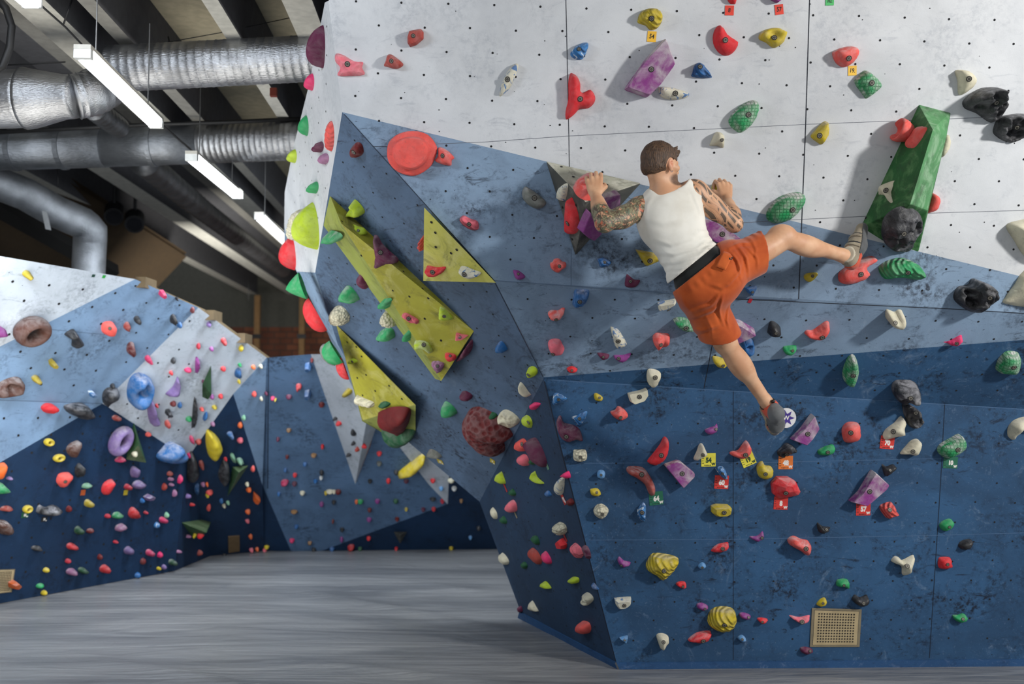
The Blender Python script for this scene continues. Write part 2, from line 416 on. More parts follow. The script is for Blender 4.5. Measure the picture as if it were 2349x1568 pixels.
mb = MB(); mats = []
add_facet(mb, mats, BK, [(612, 820), (713, 812), (815, 1110), (850, 1020), (905, 812), (1300, 806), (1300, 1150), (1028, 1155), (735, 1264), (668, 1264), (602, 1112)], 'wall_mid_far', 'bb')
add_facet(mb, mats, BK, [(602, 1112), (668, 1264), (606, 1263)], 'wall_navy_far', 'bn')
add_facet(mb, mats, BK, [(735, 1264), (1028, 1155), (1300, 1150), (1300, 1258)], 'wall_navy_far', 'bn')
add_facet(mb, mats, BW1, [(713, 812), (815, 1110), (840, 970), (868, 812)], 'wall_white_far', 'bw')
add_facet(mb, mats, BW2, [(815, 1110), (863, 980), (868, 812), (840, 970)], 'wall_white_far', 'bw')
# white sliver and navy block stand one centimetre proud of the blue boards
BK2 = (BK[0] + BK[1] * .02, BK[1])
add_facet(mb, mats, BK2, [(900, 960), (1030, 1090), (1027, 1156), (985, 1112), (905, 1010)], 'wall_white_far', 'bw')
add_facet(mb, mats, BK2, [(1030, 1090), (1300, 1090), (1300, 1156), (1027, 1156)], 'wall_navy_far', 'bn')
seam(mb, mats, BK, [(616, 822), (614, 1120)], 2, 'seam_navy')
wb = mb.build('wall_back', [MATS[m] for m in mats]); tag(wb, kind='structure')
# ================================================================== ROOM SHELL
def floor_mat():
    m, nt, b = newmat('mat_sheet')
    co = coords(nt)
    base = mixc(nt, ramp(nt, noise_n(nt, coords(nt, (.35, 1.5, 1)), 1.3, 5, .55, .5), .3, .72), srgb((116, 118, 122)), srgb((150, 151, 153)))
    st = ramp(nt, noise_n(nt, coords(nt, (.22, 2.0, 1), rot=(0, 0, .12)), 2.0, 3, .5, 1.8), .60, .70)
    c = mixc(nt, mathn(nt, 'MULTIPLY', st, .30), base, srgb((184, 186, 188)))
    st2 = ramp(nt, noise_n(nt, coords(nt, (1.1, .5, 1), rot=(0, 0, .8)), 1.3, 3, .5, 2), .66, .74)
    c = mixc(nt, mathn(nt, 'MULTIPLY', st2, .25), c, srgb((100, 104, 112)))
    L(nt, c, b.inputs['Base Color'])
    h = mathn(nt, 'ADD', noise_n(nt, coords(nt, (.25, 2.2, 1), rot=(0, 0, .1)), 1.6, 3, .5, 1.6), mathn(nt, 'MULTIPLY', noise_n(nt, coords(nt, (.7, 1.3, 1), rot=(0, 0, -.5)), 2.0, 3, .5, 1.5), .6))
    b.inputs['Roughness'].default_value = .34
    bump(nt, b, h, .5, .06)
    return m
def ridge_floor():
    nx, ny = 150, 170; vs = []; fs = []
    creases = [((-3.4, 7.0), (.2, 5.0), .02), ((-2.6, 9.6), (.6, 6.9), .018), ((-1.8, 6.8), (1.5, 5.2), .022), ((-4, 5.6), (0, 6.1), .015), ((-1.0, 9.5), (0.1, 8.6), .014), ((-.9, 6.4), (1.2, 5.6), .016)]
    for j in range(ny):
        y = 2.2 + (12.2 - 2.2) * j / (ny - 1)
        for i in range(nx):
            x = -6 + 12 * i / (nx - 1); z = 0
            for (x0, y0), (x1, y1), h in creases:
                dx, dy = x1 - x0, y1 - y0; t = max(0, min(1, ((x - x0) * dx + (y - y0) * dy) / (dx * dx + dy * dy)))
                d = math.hypot(x - x0 - t * dx, y - y0 - t * dy); z += h * math.exp(-(d / .07) ** 2) * math.sin(math.pi * t)
            z += .006 * noise.noise(Vector((x * .8, y * 3, 0)))
            vs.append((x, y, z - .004))
    for j in range(ny - 1):
        for i in range(nx - 1):
            k = j * nx + i; fs.append((k, k + 1, k + nx + 1, k + nx))
    # flat skirt out to the rest of the hall
    b = len(vs); lo, hi = (-9, -3), (9, 26)
    vs += [(-9, -3, -.02), (9, -3, -.02), (9, 26, -.02), (-9, 26, -.02)]; fs.append((b, b + 1, b + 2, b + 3))
    return mesh_obj('floor', vs, fs, floor_mat(), smooth=True)
tag(ridge_floor(), kind='structure')

# ceiling: concrete ribbed slabs running away from the camera toward the vanishing point
VD = (ray(1060, 925)); VD = VD / VD.y; VD = Vector((VD.x, 1, 0))
def cx(x0, h): return h * (x0 - 1060) / (925.0)          # offset at the crossing of the picture's top edge for a line of height h
plain('concrete_light', (205, 203, 194), .85); plain('concrete_beige', (186, 176, 150), .85); plain('concrete_shaded', (90, 90, 94), .9); plain('concrete_mid', (150, 148, 142), .9)
def strip(mb, prof, m, y0=-1.0, y1=24.0):
    """prof: cross section points (x offset, height) extruded along VD"""
    f = []
    a_ = [Vector((x + VD.x * y0, y0, z)) for x, z in prof]; b2 = [Vector((x + VD.x * y1, y1, z)) for x, z in prof]
    n = len(prof)
    mb.add(a_ + b2, [(i, i + 1, n + i + 1, n + i) for i in range(n - 1)], m)
HB, HS = 2.42, 2.85
mb = MB()
CM = ['concrete_light', 'concrete_beige', 'concrete_shaded', 'concrete_mid']  # the dark entry is rib shade painted into the concrete colour
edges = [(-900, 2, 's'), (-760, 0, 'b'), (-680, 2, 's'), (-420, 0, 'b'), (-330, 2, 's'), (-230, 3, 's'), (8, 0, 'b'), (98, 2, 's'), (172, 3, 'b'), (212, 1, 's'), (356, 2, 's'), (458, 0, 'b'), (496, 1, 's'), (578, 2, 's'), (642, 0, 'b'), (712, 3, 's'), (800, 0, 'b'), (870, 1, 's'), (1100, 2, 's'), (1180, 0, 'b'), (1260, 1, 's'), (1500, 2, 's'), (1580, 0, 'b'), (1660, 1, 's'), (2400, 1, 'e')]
prevz = None
for (x0, m, k), (x1, _, _) in zip(edges, edges[1:]):
    h = HB if k == 'b' else HS
    X0, X1 = cx(x0, HB), cx(x1, HB)
    z = 1.66 + h
    prof = [(X0, z), (X1, z)]
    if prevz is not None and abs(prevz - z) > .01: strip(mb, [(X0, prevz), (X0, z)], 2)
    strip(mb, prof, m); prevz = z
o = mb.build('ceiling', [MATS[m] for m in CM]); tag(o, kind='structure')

# end wall of the hall: brick below, grey render above, behind the climbing walls
def brick_mat():
    m, nt, b = newmat('brick_wall')
    tc = N(nt, 'ShaderNodeTexCoord'); mp = N(nt, 'ShaderNodeMapping'); mp.inputs['Rotation'].default_value = (math.pi / 2, 0, 0)
    L(nt, tc.outputs['Object'], mp.inputs[0])
    br = N(nt, 'ShaderNodeTexBrick'); L(nt, mp.outputs[0], br.inputs[0])
    br.inputs['Color1'].default_value = srgb((112, 66, 44)); br.inputs['Color2'].default_value = srgb((84, 46, 32)); br.inputs['Mortar'].default_value = srgb((62, 46, 38))
    br.inputs['Scale'].default_value = 1; br.inputs['Brick Width'].default_value = .27; br.inputs['Row Height'].default_value = .135; br.inputs['Mortar Size'].default_value = .012
    L(nt, br.outputs[0], b.inputs['Base Color']); b.inputs['Roughness'].default_value = .9
    return m
plain('render_grey', (74, 74, 68), .95)
YB = 22.0
zt = P(600, 750, YB).z
mb = MB()
mb.add([(-9, YB, 0), (9, YB, 0), (9, YB, zt), (-9, YB, zt)], [(0, 1, 2, 3)], 0)
mb.add([(-9, YB, zt), (9, YB, zt), (9, YB, 5), (-9, YB, 5)], [(0, 1, 2, 3)], 1)
o = mb.build('wall_end', [brick_mat(), MATS['render_grey']]); tag(o, kind='structure')
mb = MB(); mb.add([(-8.6, -3, 0), (-8.6, 26, 0), (-8.6, 26, 5), (-8.6, -3, 5)], [(0, 1, 2, 3)], 0)
o = mb.build('wall_outer', [plain('hall_wall', (120, 118, 112), .9)]); tag(o, kind='structure')

# timber posts in front of the brick
pm = plain('timber', (122, 92, 56), .8)
for i, (x, lab) in enumerate(((590, 'rough timber post before the brick wall, left one of two'), (693, 'rough timber post before the brick wall, right one of two'))):
    mb = MB(); c = P(x, 760, 20.6); c.z = 0
    mb.aabox(c + Vector((-.055, -.05, 0)), c + Vector((.055, .05, 3.9))); o = mb.build('timber_post', pm)
    tag(o, lab, 'post', 'timber posts before the brick wall')
    q = MB(); q.aabox(c + Vector((-.09, -.07, 3.0)), c + Vector((.09, -.045, 3.09))); q.build('bracket', plain('steel_dark', (40, 40, 42), .5, .6), o)

# brown soffit boards above the left wall
mb = MB()
sf = [P(-350, 300, 9.6), P(120, 392, 11.0), P(428, 588, 15.0), P(352, 668, 15.0), P(-350, 640, 9.8)]
mb.add(sf, [(0, 1, 2, 3, 4)], 0); mb.add([p + Vector((0, 0, .06)) for p in sf], [(0, 1, 2, 3, 4)], 0)
o = mb.build('trim_2', plain('soffit_brown', (58, 43, 22), .9)); tag(o, kind='structure')
mb = MB()
mb.tube([P(-350, 350, 9.3), P(0, 478, 9.9), P(262, 626, 11.0)], .10, 4, 0)
o = mb.build('soffit_beam', plain('beam_black', (20, 18, 16), .9)); tag(o, 'dark steel beam under the brown soffit above the left wall', 'beam')

# ------------------------------------------------------------------ ducts
def duct_mat(name, col, rough, pitch):
    m, nt, b = newmat(name)
    co = coords(nt)
    c = mixc(nt, ramp(nt, noise_n(nt, co, 5, 4), .3, .7), srgb(col), tuple(v * .6 for v in srgb(col)[:3]) + (1,))
    L(nt, c, b.inputs['Base Color']); b.inputs['Metallic'].default_value = .92; b.inputs['Roughness'].default_value = rough
    n1 = noise_n(nt, coords(nt, (1, 5, 5)), 26, 4)
    bump(nt, b, n1, .5, .01); MATS[name] = m; return m
dm_bright = duct_mat('galvanised', (178, 180, 184), .33, .1); dm_foil = duct_mat('foil_bright', (196, 200, 206), .52, .1); dm_dull = duct_mat('foil_wrap', (150, 154, 160), .48, .1); dm_dark = duct_mat('galvanised_dark', (110, 112, 116), .4, .1)
def duct(name, pts, rad, mat, label, rib=.075, n=28, ribh=.006, parent=None, band=.6):
    """spiral duct: body with raised seams, plus joint bands as parts"""
    pts = [Vector(p) for p in pts]
    path = []; rr = []
    if not isinstance(rad, (list, tuple)): rad = [rad] * len(pts)
    for (p, r0), (q, r1) in zip(zip(pts, rad), list(zip(pts, rad))[1:]):
        d = (q - p).length; k = max(2, int(d / rib)) if rib else 2
        for i in range(k):
            t = i / k
            path.append(p.lerp(q, t)); rr.append((r0 + (r1 - r0) * t) + ribh)
            if rib: 
                path.append(p.lerp(q, t + .18 / k)); rr.append(r0 + (r1 - r0) * t)
                path.append(p.lerp(q, t + .9 / k)); rr.append(r0 + (r1 - r0) * t)
    path.append(pts[-1]); rr.append(rad[-1])
    mb = MB(); mb.tube(path, rr, n); o = mb.build(name, mat, parent, True)
    if parent is None: tag(o, label, 'duct', 'ventilation ducts under the ceiling')
    tot = 0
    for (p, r0), (q, r1) in zip(zip(pts, rad), list(zip(pts, rad))[1:]):
        d = (q - p).length
        if band and d > band:
            for i in range(1, int(d / band) + 1):
                t = min(.98, i * band / d); c = p.lerp(q, t); u = (q - p).normalized()
                b2 = MB(); b2.tube([c - u * .02, c + u * .02], (r0 + (r1 - r0) * t) + .012, n); b2.build('joint_band', mat, o, False)
    return o
# upper duct, with its wide left end, reducer and elbow
Yd = 6.55
runA = empty('ventilation_duct', P(300, 170, Yd)); tag(runA, 'shiny upper duct run with reducer, elbow and close ribbed spiral length', 'duct', 'ventilation ducts under the ceiling'); runA.location = (0, 0, 0)
duct('spiral_section', [P(255, 158, Yd), P(750, 132, Yd)], .152, dm_bright, 'shiny spiral duct with close ribs crossing behind the top of the white side', rib=.055, ribh=.0025, band=0, parent=runA)
Yw = 6.3
duct('wide_section', [P(-300, 236, Yw), P(60, 226, Yw)], .185, dm_bright, 'widest shiny duct stub at the upper left, ending in a reducer', rib=.3, ribh=.004, band=1.2, parent=runA)
duct('reducer', [P(58, 226, Yw), P(72, 226, Yw), P(150, 222, Yw), P(176, 222, Yw)], [.192, .185, .135, .135], dm_bright, 'tapering duct reducer between the wide duct and the elbow', rib=0, band=0, parent=runA)
duct('elbow', [P(172, 222, Yw), P(205, 216, Yw + .04), P(235, 200, Yw + .14), P(262, 178, Yw + .3), P(290, 160, Yw + .4)], .142, dm_bright, 'segmented duct elbow rising to the close ribbed spiral duct', rib=.12, band=0, parent=runA)
Yq = 8.5
runB = empty('ventilation_duct', (0, 0, 0)); tag(runB, 'wrapped duct run crossing under the ceiling at lamp height', 'duct', 'ventilation ducts under the ceiling')
duct('wrapped_section', [P(-300, 352, Yq), P(240, 338, Yq)], .172, dm_dull, 'dull foil wrapped duct crossing under the fluorescent lamp, left length', rib=.0, ribh=0, band=.42, parent=runB)
duct('wrapped_section', [P(240, 338, Yq), P(460, 330, Yq)], .170, dm_dull, 'dull foil wrapped duct crossing under the fluorescent lamp, middle length', rib=0, ribh=0, band=.42, parent=runB)
duct('wrapped_section', [P(460, 330, Yq), P(760, 318, Yq - .15)], .168, dm_bright, 'brighter duct length running behind the white side at lamp height', rib=.05, ribh=.003, band=0, parent=runB)
duct('foil_duct', [P(-300, 330, 8.9), P(0, 422, 9.2), P(60, 446, 9.3), P(130, 486, 9.5), P(190, 512, 9.6), P(208, 528, 9.65), P(206, 560, 9.7), P(200, 680, 9.7)], .155, dm_foil, 'foil wrapped duct bending down behind the top of the left wall', rib=0, ribh=0, band=.36)
duct('long_duct', [P(330, 372, 8.7), P(470, 486, 11.4), P(650, 620, 17.2)], .12, dm_dark, 'thin dark duct running lengthwise beneath the ceiling ribs', rib=.2, ribh=.004, band=0)
duct('long_duct', [P(215, 248, 7.2), P(240, 268, 7.5), P(272, 292, 7.9)], .085, dm_dark, 'short dark duct tucked behind the elbow', rib=.1, ribh=.004, band=0)

# black cable bundles and hangers
cm = plain('cable_black', (18, 18, 20), .6)
def cable(pts, r, label, name='cable', cat='cable'):
    o = MB(); o.tube(pts, r, 8); o = o.build(name, cm, None, True); tag(o, label, cat); return o
cable([P(-60, 306, 8.1), P(250, 290, 8.15), P(330, 286, 8.2), P(520, 280, 8.25), P(700, 272, 8.3)], .018, 'thick black cable lying along the top of the wrapped duct')
cable([P(-20, -20, 5.6), P(14, 20, 5.6), P(27, 60, 5.6), P(22, 110, 5.6), P(6, 152, 5.6), P(-30, 175, 5.6)], .022, 'thick curved black hose hanging at the upper left corner')
cable([P(80, 0, 5.2), P(150, 62, 5.7), P(205, 120, 6.0)], .006, 'thin black cable leading to the nearest fluorescent lamp')
cable([P(370, 285, 7.2), P(440, 345, 8.0)], .008, 'thin black cable linking the first and second fluorescent lamps')
cable([P(0, 150, 6.2), P(150, 142, 6.25)], .005, 'thin black wire strung level above the wide duct')
cable([P(268, 118, 6.6), P(500, 76, 6.6), P(735, 26, 6.6)], .003, 'thin steel wire strung across the ceiling ribs above the spiral duct', 'steel_wire', 'wire')
for (x0, y0), (x1, y1), Y, lab in (((165, 0), (146, 55), 6.0, 'wire hanger over the wide duct'), ((386, 84), (392, 112), 6.7, 'wire hanger over the spiral duct'), ((131, 385), (134, 430), 9.3, 'wire hanger over the foil wrapped duct'), ((570, 640), (570, 690), 16, 'thin rod hanging before the far grey wall')):
    cable([P(x0, y0, Y), P(x1, y1, Y)], .006, lab, 'duct_hanger', 'hanger')

# ------------------------------------------------------------------ fluorescent lamps
lamp_em = plain('lamp_glow', (244, 250, 255), .4, 0, 5.0); lamp_wh = plain('lamp_body', (190, 186, 176), .5); lamp_cap = plain('lamp_cap', (222, 224, 222), .5)
def lamp(p0, p1, w, label):
    d = (p1 - p0); u = d.normalized(); s = u.cross(Vector((0, 0, 1))).normalized(); up = Vector((0, 0, 1)); c = (p0 + p1) / 2; hl = d.length / 2
    root = empty('fluorescent_lamp', c); tag(root, label, 'lamp', 'fluorescent lamps under the ceiling')
    def rel(mb, nm, mt, sm=False):
        mb.v = [v - c for v in mb.v]; return mb.build(nm, mt, root, sm)
    b = MB(); b.box(c + up * .036, u * hl, s * w * .5, up * .012); rel(b, 'housing', lamp_wh)
    b = MB(); prof = [(-.5, .03), (-.5, .0), (-.36, -.028), (.36, -.028), (.5, 0), (.5, .03)]
    A = [c - u * hl * .94 + s * (x * w) + up * z for x, z in prof]; B = [c + u * hl * .94 + s * (x * w) + up * z for x, z in prof]
    b.add(A + B, [(i, i + 1, 7 + i, 6 + i) for i in range(5)], 0); rel(b, 'diffuser', lamp_em)
    for k in (-1, 1):
        b = MB(); b.box(c + u * hl * .97 * k + up * .0, u * hl * .028, s * w * .5, up * .024); rel(b, 'end_cap', lamp_cap)
    for k in (-.7, .7):
        b = MB(); q_ = c + u * hl * k; b.tube([q_ + up * .06, Vector((q_.x, q_.y, 1.66 + 2.43))], .004, 6); rel(b, 'suspension_rod', plain('rod_steel', (120, 120, 120), .4, .7))
    return root
LAMPH = 1.80
def lp(x, y): return P(x, y, LAMPH * FPX / (925 - y) * 1.0)
lamp(lp(188, 122), lp(360, 287), .088, 'nearest full fluorescent lamp, crossing in front of the spiral duct')
lamp(lp(438, 360), lp(546, 450), .088, 'fluorescent lamp just below the brighter wrapped duct')
lamp(lp(594, 497), lp(668, 566), .088, 'fluorescent lamp half hidden behind the narrow white side')
lamp(lp(-60, -110), lp(76, 8), .088, 'fluorescent lamp cut off by the top left corner')

# pair of spotlights under the soffit
for x, y, lab in ((262, 489, 'dark drum spotlight, left one of the pair under the soffit'), (309, 506, 'grey drum spotlight, right one of the pair under the soffit')):
    p = P(x, y, 12.0); d = Vector((.25, -.7, -.5)).normalized()
    b = MB(); b.tube([p - d * .11, p + d * .11], .115, 18); o = b.build('spotlight', plain('spot_body', (74, 74, 74) if x > 300 else (34, 34, 36), .5), None, True); tag(o, lab, 'spotlight', 'spotlights under the soffit')
    o.data.shade_flat()
    b = MB(); b.tube([p + d * .111, p + d * .113], .09, 18); b.build('lens', plain('spot_lens', (30, 30, 34), .2), o)
    b = MB(); b.tube([p, p + Vector((0, 0, .32))], .02, 8); b.build('bracket', plain('spot_bracket', (30, 30, 32), .5), o)
o = MB(); q = P(107, 488, 9.0); o.box(q + Vector((0, 0, -.07)), Vector((.022, 0, -.004)), Vector((0, .01, 0)), Vector((.02, 0, -.085))); o = o.build('hanging_bracket', plain('bracket_grey', (176, 178, 180), .5)); tag(o, 'pale strap bracket hanging under the foil wrapped duct', 'bracket')
o = MB(); q = P(628, 212, 7.2); o.box(q, Vector((.025, 0, 0)), Vector((0, .02, 0)), Vector((0, 0, .03))); o = o.build('ceiling_clamp', plain('clamp_red', (120, 50, 36), .6)); tag(o, 'small rusty red clamp just under the spiral duct', 'clamp')

# ------------------------------------------------------------------ light
wd = bpy.data.worlds.new('World'); SC.world = wd; wd.use_nodes = True
wd.node_tree.nodes['Background'].inputs[0].default_value = (.80, .86, .94, 1); wd.node_tree.nodes['Background'].inputs[1].default_value = .62
def area(loc, target, size, power, col, sy=None):
    l = bpy.data.lights.new('area', 'AREA'); l.energy = power; l.color = col; l.shape = 'RECTANGLE'; l.size = size; l.size_y = sy or size
    o = bpy.data.objects.new('key_fill_light', l); o.location = loc  # the key lamp and the added fill lights share this name
    o.rotation_euler = (Vector(target) - Vector(loc)).to_track_quat('-Z', 'Y').to_euler(); link(o); return o
area((6.0, 1.2, 3.85), (1.0, 5.6, 2.3), .42, 350, (1, .97, .92))
area((-.8, -.8, 4.4), (.5, 6, 2.6), 1.6, 75, (1, .98, .95))  # added soft fill above the camera, not a fixture of the hall
area((-2.6, 3.4, 3.95), (-2.2, 7, 1.2), 1.2, 50, (.85, .92, 1), .2)  # added unseen fill lifting the left half
area((-3.4, 6.0, 2.9), (-3.6, 9.2, .9), 1.4, 42, (.85, .93, 1), .3)  # another added fill, brightens the left wall
area((-1.6, 8.4, 3.4), (-1.8, 10.8, 0), 1.6, 110, (.85, .93, 1), .3)  # added fill over the back floor, no such lamp hangs there
area((-3.5, 13.5, 2.2), (-3.5, 20, 3.6), 2.5, 200, (.95, .92, .85), .3)  # added light aimed up at the far brick and ceiling
area((-3.0, 6.0, 1.2), (-2.6, 9, 4.4), 2.5, 70, (1, .96, .88))  # added up-facing light in place of bounce onto the ceiling
SC.view_settings.view_transform = 'Standard'; SC.view_settings.look = 'None'
cam = bpy.data.cameras.new('camera'); cam.sensor_width = 36; cam.lens = FPX * 36 / 2349; cam.clip_end = 100
co_ = bpy.data.objects.new('camera', cam); co_.location = CAM; co_.rotation_euler = (math.pi / 2 + TH, 0, 0); link(co_); SC.camera = co_
cam.dof.use_dof = True; cam.dof.focus_distance = 5.4; cam.dof.aperture_fstop = 1.6
# ================================================================== VOLUMES (plywood shapes bolted to the walls)
def vol_mat(name, c, chalk, amt=.4):
    m, nt, b = newmat(name); co = coords(nt)
    x = mixc(nt, ramp(nt, noise_n(nt, co, 3, 5), .3, .7), srgb(c), tuple(v * .75 for v in srgb(c)[:3]) + (1,))
    x = mixc(nt, mathn(nt, 'MULTIPLY', ramp(nt, noise_n(nt, co, 6, 8, .7, .8), .46, .64), amt), x, srgb(chalk))
    x = mixc(nt, mathn(nt, 'MULTIPLY', ramp(nt, noise_n(nt, coords(nt, (1, 1.2, 1), rot=(1, 0, 0)), 4.5, 8, .75, .8), .50, .66), .5), x, srgb((40, 42, 34)))
    L(nt, x, b.inputs['Base Color']); b.inputs['Roughness'].default_value = .7
    bump(nt, b, noise_n(nt, co, 120, 3), .2, .002); MATS[name] = m; return m
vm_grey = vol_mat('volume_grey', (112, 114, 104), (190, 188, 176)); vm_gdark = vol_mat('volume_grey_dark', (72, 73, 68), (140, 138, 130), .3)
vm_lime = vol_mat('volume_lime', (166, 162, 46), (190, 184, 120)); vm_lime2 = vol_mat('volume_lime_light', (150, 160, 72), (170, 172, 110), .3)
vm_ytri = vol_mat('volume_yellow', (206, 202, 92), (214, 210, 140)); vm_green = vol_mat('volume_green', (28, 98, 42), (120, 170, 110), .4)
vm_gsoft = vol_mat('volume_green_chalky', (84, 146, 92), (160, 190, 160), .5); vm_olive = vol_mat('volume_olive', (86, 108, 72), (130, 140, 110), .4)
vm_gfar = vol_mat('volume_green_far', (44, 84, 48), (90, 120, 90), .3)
def volume(pl, pts, faces, mats, fmi, label, holes=(), cat='wall volume', group='plywood volumes on the walls'):
    """pts: (px, py, height off the wall plane)"""
    w = [lift(pl, *p) for p in pts]; c = sum(w, Vector()) / len(w)
    fs = []
    vs = [v - c for v in w]
    for f in faces:
        A, B, C_ = (w[i] for i in f[:3])
        if (B - A).cross(C_ - A).dot(A - CAM) > 0: f = f[::-1]
        fs.append(tuple(f))
    b = len(WS.v); WS.v += w; WS.f += [tuple(b + i for i in f) for f in fs]; WS.z += ['vo'] * len(fs)
    o = mesh_obj('climbing_volume', vs, fs, mats, fm=fmi, loc=c)
    md = o.modifiers.new('b', 'BEVEL'); md.width = .006; md.segments = 2; md.limit_method = 'ANGLE'; md.angle_limit = .2
    tag(o, label, cat, group)
    if holes:
        T = BVHTree.FromPolygons(w, fs); mb = MB()
        for x, y in holes:
            loc, n, i, d = T.ray_cast(CAM, ray(x, y))
            if loc is None: continue
            if n.dot(ray(x, y)) > 0: n = -n
            u = n.orthogonal().normalized(); v = n.cross(u)
            mb.add([loc - c + n * .003 + (u * math.cos(k) + v * math.sin(k)) * .0085 for k in [q * math.pi / 4 for q in range(8)]], [tuple(range(8))])
        if mb.v: mb.build('bolt_holes', MATS['tnut'], o)['kind'] = 'stuff'
    return o
# grey three-sided pyramid under the climber's left hand; overhead light painted into the top
volume(F3, [(1253, 370, .01), (1470, 420, .01), (1320, 585, .01), (1343, 463, .36)], [(0, 1, 3), (0, 3, 2), (1, 2, 3)], [vol_mat('volume_grey_lit', (170, 170, 154), (214, 212, 200), .6), vm_gdark], [0, 1, 1],
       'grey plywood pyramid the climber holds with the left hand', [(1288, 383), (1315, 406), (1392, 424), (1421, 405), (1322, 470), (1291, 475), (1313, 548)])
# long green wedge
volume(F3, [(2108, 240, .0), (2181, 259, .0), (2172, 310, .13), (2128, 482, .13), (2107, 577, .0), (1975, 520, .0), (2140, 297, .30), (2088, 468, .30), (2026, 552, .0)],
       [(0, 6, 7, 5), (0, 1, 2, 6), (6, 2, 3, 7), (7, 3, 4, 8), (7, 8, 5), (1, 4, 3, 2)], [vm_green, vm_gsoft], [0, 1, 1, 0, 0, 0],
       'long dark green wedge volume beside the climber\'s raised foot', [(2144, 254), (2071, 377), (2043, 388), (1987, 500)])
# lime volumes on the overhang
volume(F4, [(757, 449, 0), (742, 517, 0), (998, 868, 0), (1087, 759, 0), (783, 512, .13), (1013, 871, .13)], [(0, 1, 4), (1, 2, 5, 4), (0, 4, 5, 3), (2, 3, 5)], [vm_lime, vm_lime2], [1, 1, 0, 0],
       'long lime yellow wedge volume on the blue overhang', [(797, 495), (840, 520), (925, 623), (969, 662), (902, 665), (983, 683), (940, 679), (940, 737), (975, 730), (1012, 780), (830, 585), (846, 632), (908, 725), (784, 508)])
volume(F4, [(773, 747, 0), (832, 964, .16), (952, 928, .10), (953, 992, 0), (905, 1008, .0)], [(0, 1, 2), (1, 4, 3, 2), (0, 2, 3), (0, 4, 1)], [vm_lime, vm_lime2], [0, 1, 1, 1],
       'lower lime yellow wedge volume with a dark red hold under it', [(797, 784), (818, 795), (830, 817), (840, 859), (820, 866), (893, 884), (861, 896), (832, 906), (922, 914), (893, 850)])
volume(F4, [(975, 480, .03), (1133, 646, .0), (973, 642, .09)], [(0, 1, 2)], [vm_ytri], [0], 'flat pale yellow triangular volume on the blue overhang') if False else None
volume(F4, [(975, 480, .05), (1133, 646, .03), (973, 642, .10), (985, 500, 0), (1125, 640, 0), (985, 632, 0)], [(0, 1, 2), (0, 3, 4, 1), (1, 4, 5, 2), (0, 2, 5, 3)], [vm_ytri], [0, 0, 0, 0],
       'flat pale yellow triangular volume on the blue overhang', [(990, 509), (999, 533), (1035, 580), (1048, 572), (1000, 566)])
# background volumes
volume(D1, [(307, 968, 0), (336, 1061, .05), (289, 1053, .05), (318, 1020, .16)], [(0, 1, 3), (0, 3, 2), (1, 2, 3)], [vm_gfar, vm_olive], [0, 0, 1], 'tall narrow green triangular volume beside the purple ring hold')
volume(L4, [(484, 838, 0), (485, 905, .04), (477, 916, 0), (464, 910, .06), (465, 880, .10)], [(0, 1, 4), (1, 2, 3, 4), (0, 4, 3)], [vm_gfar], [0, 0, 0], 'slender dark green volume on the white part of left wall')
volume(D2b, [(533, 1070, 0), (570, 1067, 0), (522, 1138, 0), (548, 1083, .18)], [(0, 1, 3), (0, 3, 2), (1, 2, 3)], [vm_olive, vm_gfar], [0, 1, 0], 'olive green pyramid volume pointing down on the navy left wall')
volume(D2a, [(417, 1198, 0), (488, 1187, 0), (473, 1221, .22), (445, 1236, 0)], [(0, 1, 2), (0, 2, 3), (1, 3, 2)], [vm_olive, vm_gfar], [0, 1, 1], 'wide olive green wedge volume low on the navy left wall')
volume(BK, [(903, 1219, 0), (934, 1219, 0), (918, 1247, 0), (918, 1226, .12)], [(0, 1, 3), (0, 3, 2), (1, 2, 3)], [vm_gdark, vm_grey], [0, 0, 0], 'small dark grey pyramid volume on the navy back wall')
# ================================================================== HOLDS
BVH = BVHTree.FromPolygons(WS.v, WS.f)
def cast(x, y):
    d = ray(x, y).normalized(); loc, n, i, _ = BVH.ray_cast(CAM, d)
    if loc is None: return None
    if n.dot(d) > 0: n = -n
    return loc, n, WS.z[i]
def smooth_outline(pts, sharp, k=5):
    n = len(pts)
    if sharp: 
        out = []
        for i in range(n):
            p, q = pts[i], pts[(i + 1) % n]; m = max(1, int((q - p).length / .035))
            for j in range(m): out.append(p.lerp(q, j / m))
        return out
    out = []
    for i in range(n):
        p0, p1, p2, p3 = pts[i - 1], pts[i], pts[(i + 1) % n], pts[(i + 2) % n]
        for j in range(k):
            t = j / k
            out.append(.5 * ((2 * p1) + (p2 - p0) * t + (2 * p0 - 5 * p1 + 4 * p2 - p3) * t * t + (3 * p1 - p0 - 3 * p2 + p3) * t ** 3))
    return out
def seg_d(p, a_, b2):
    ab = b2 - a_; t = max(0, min(1, (p - a_).dot(ab) / max(ab.dot(ab), 1e-12))); return (p - a_ - ab * t).length
BOLT = None
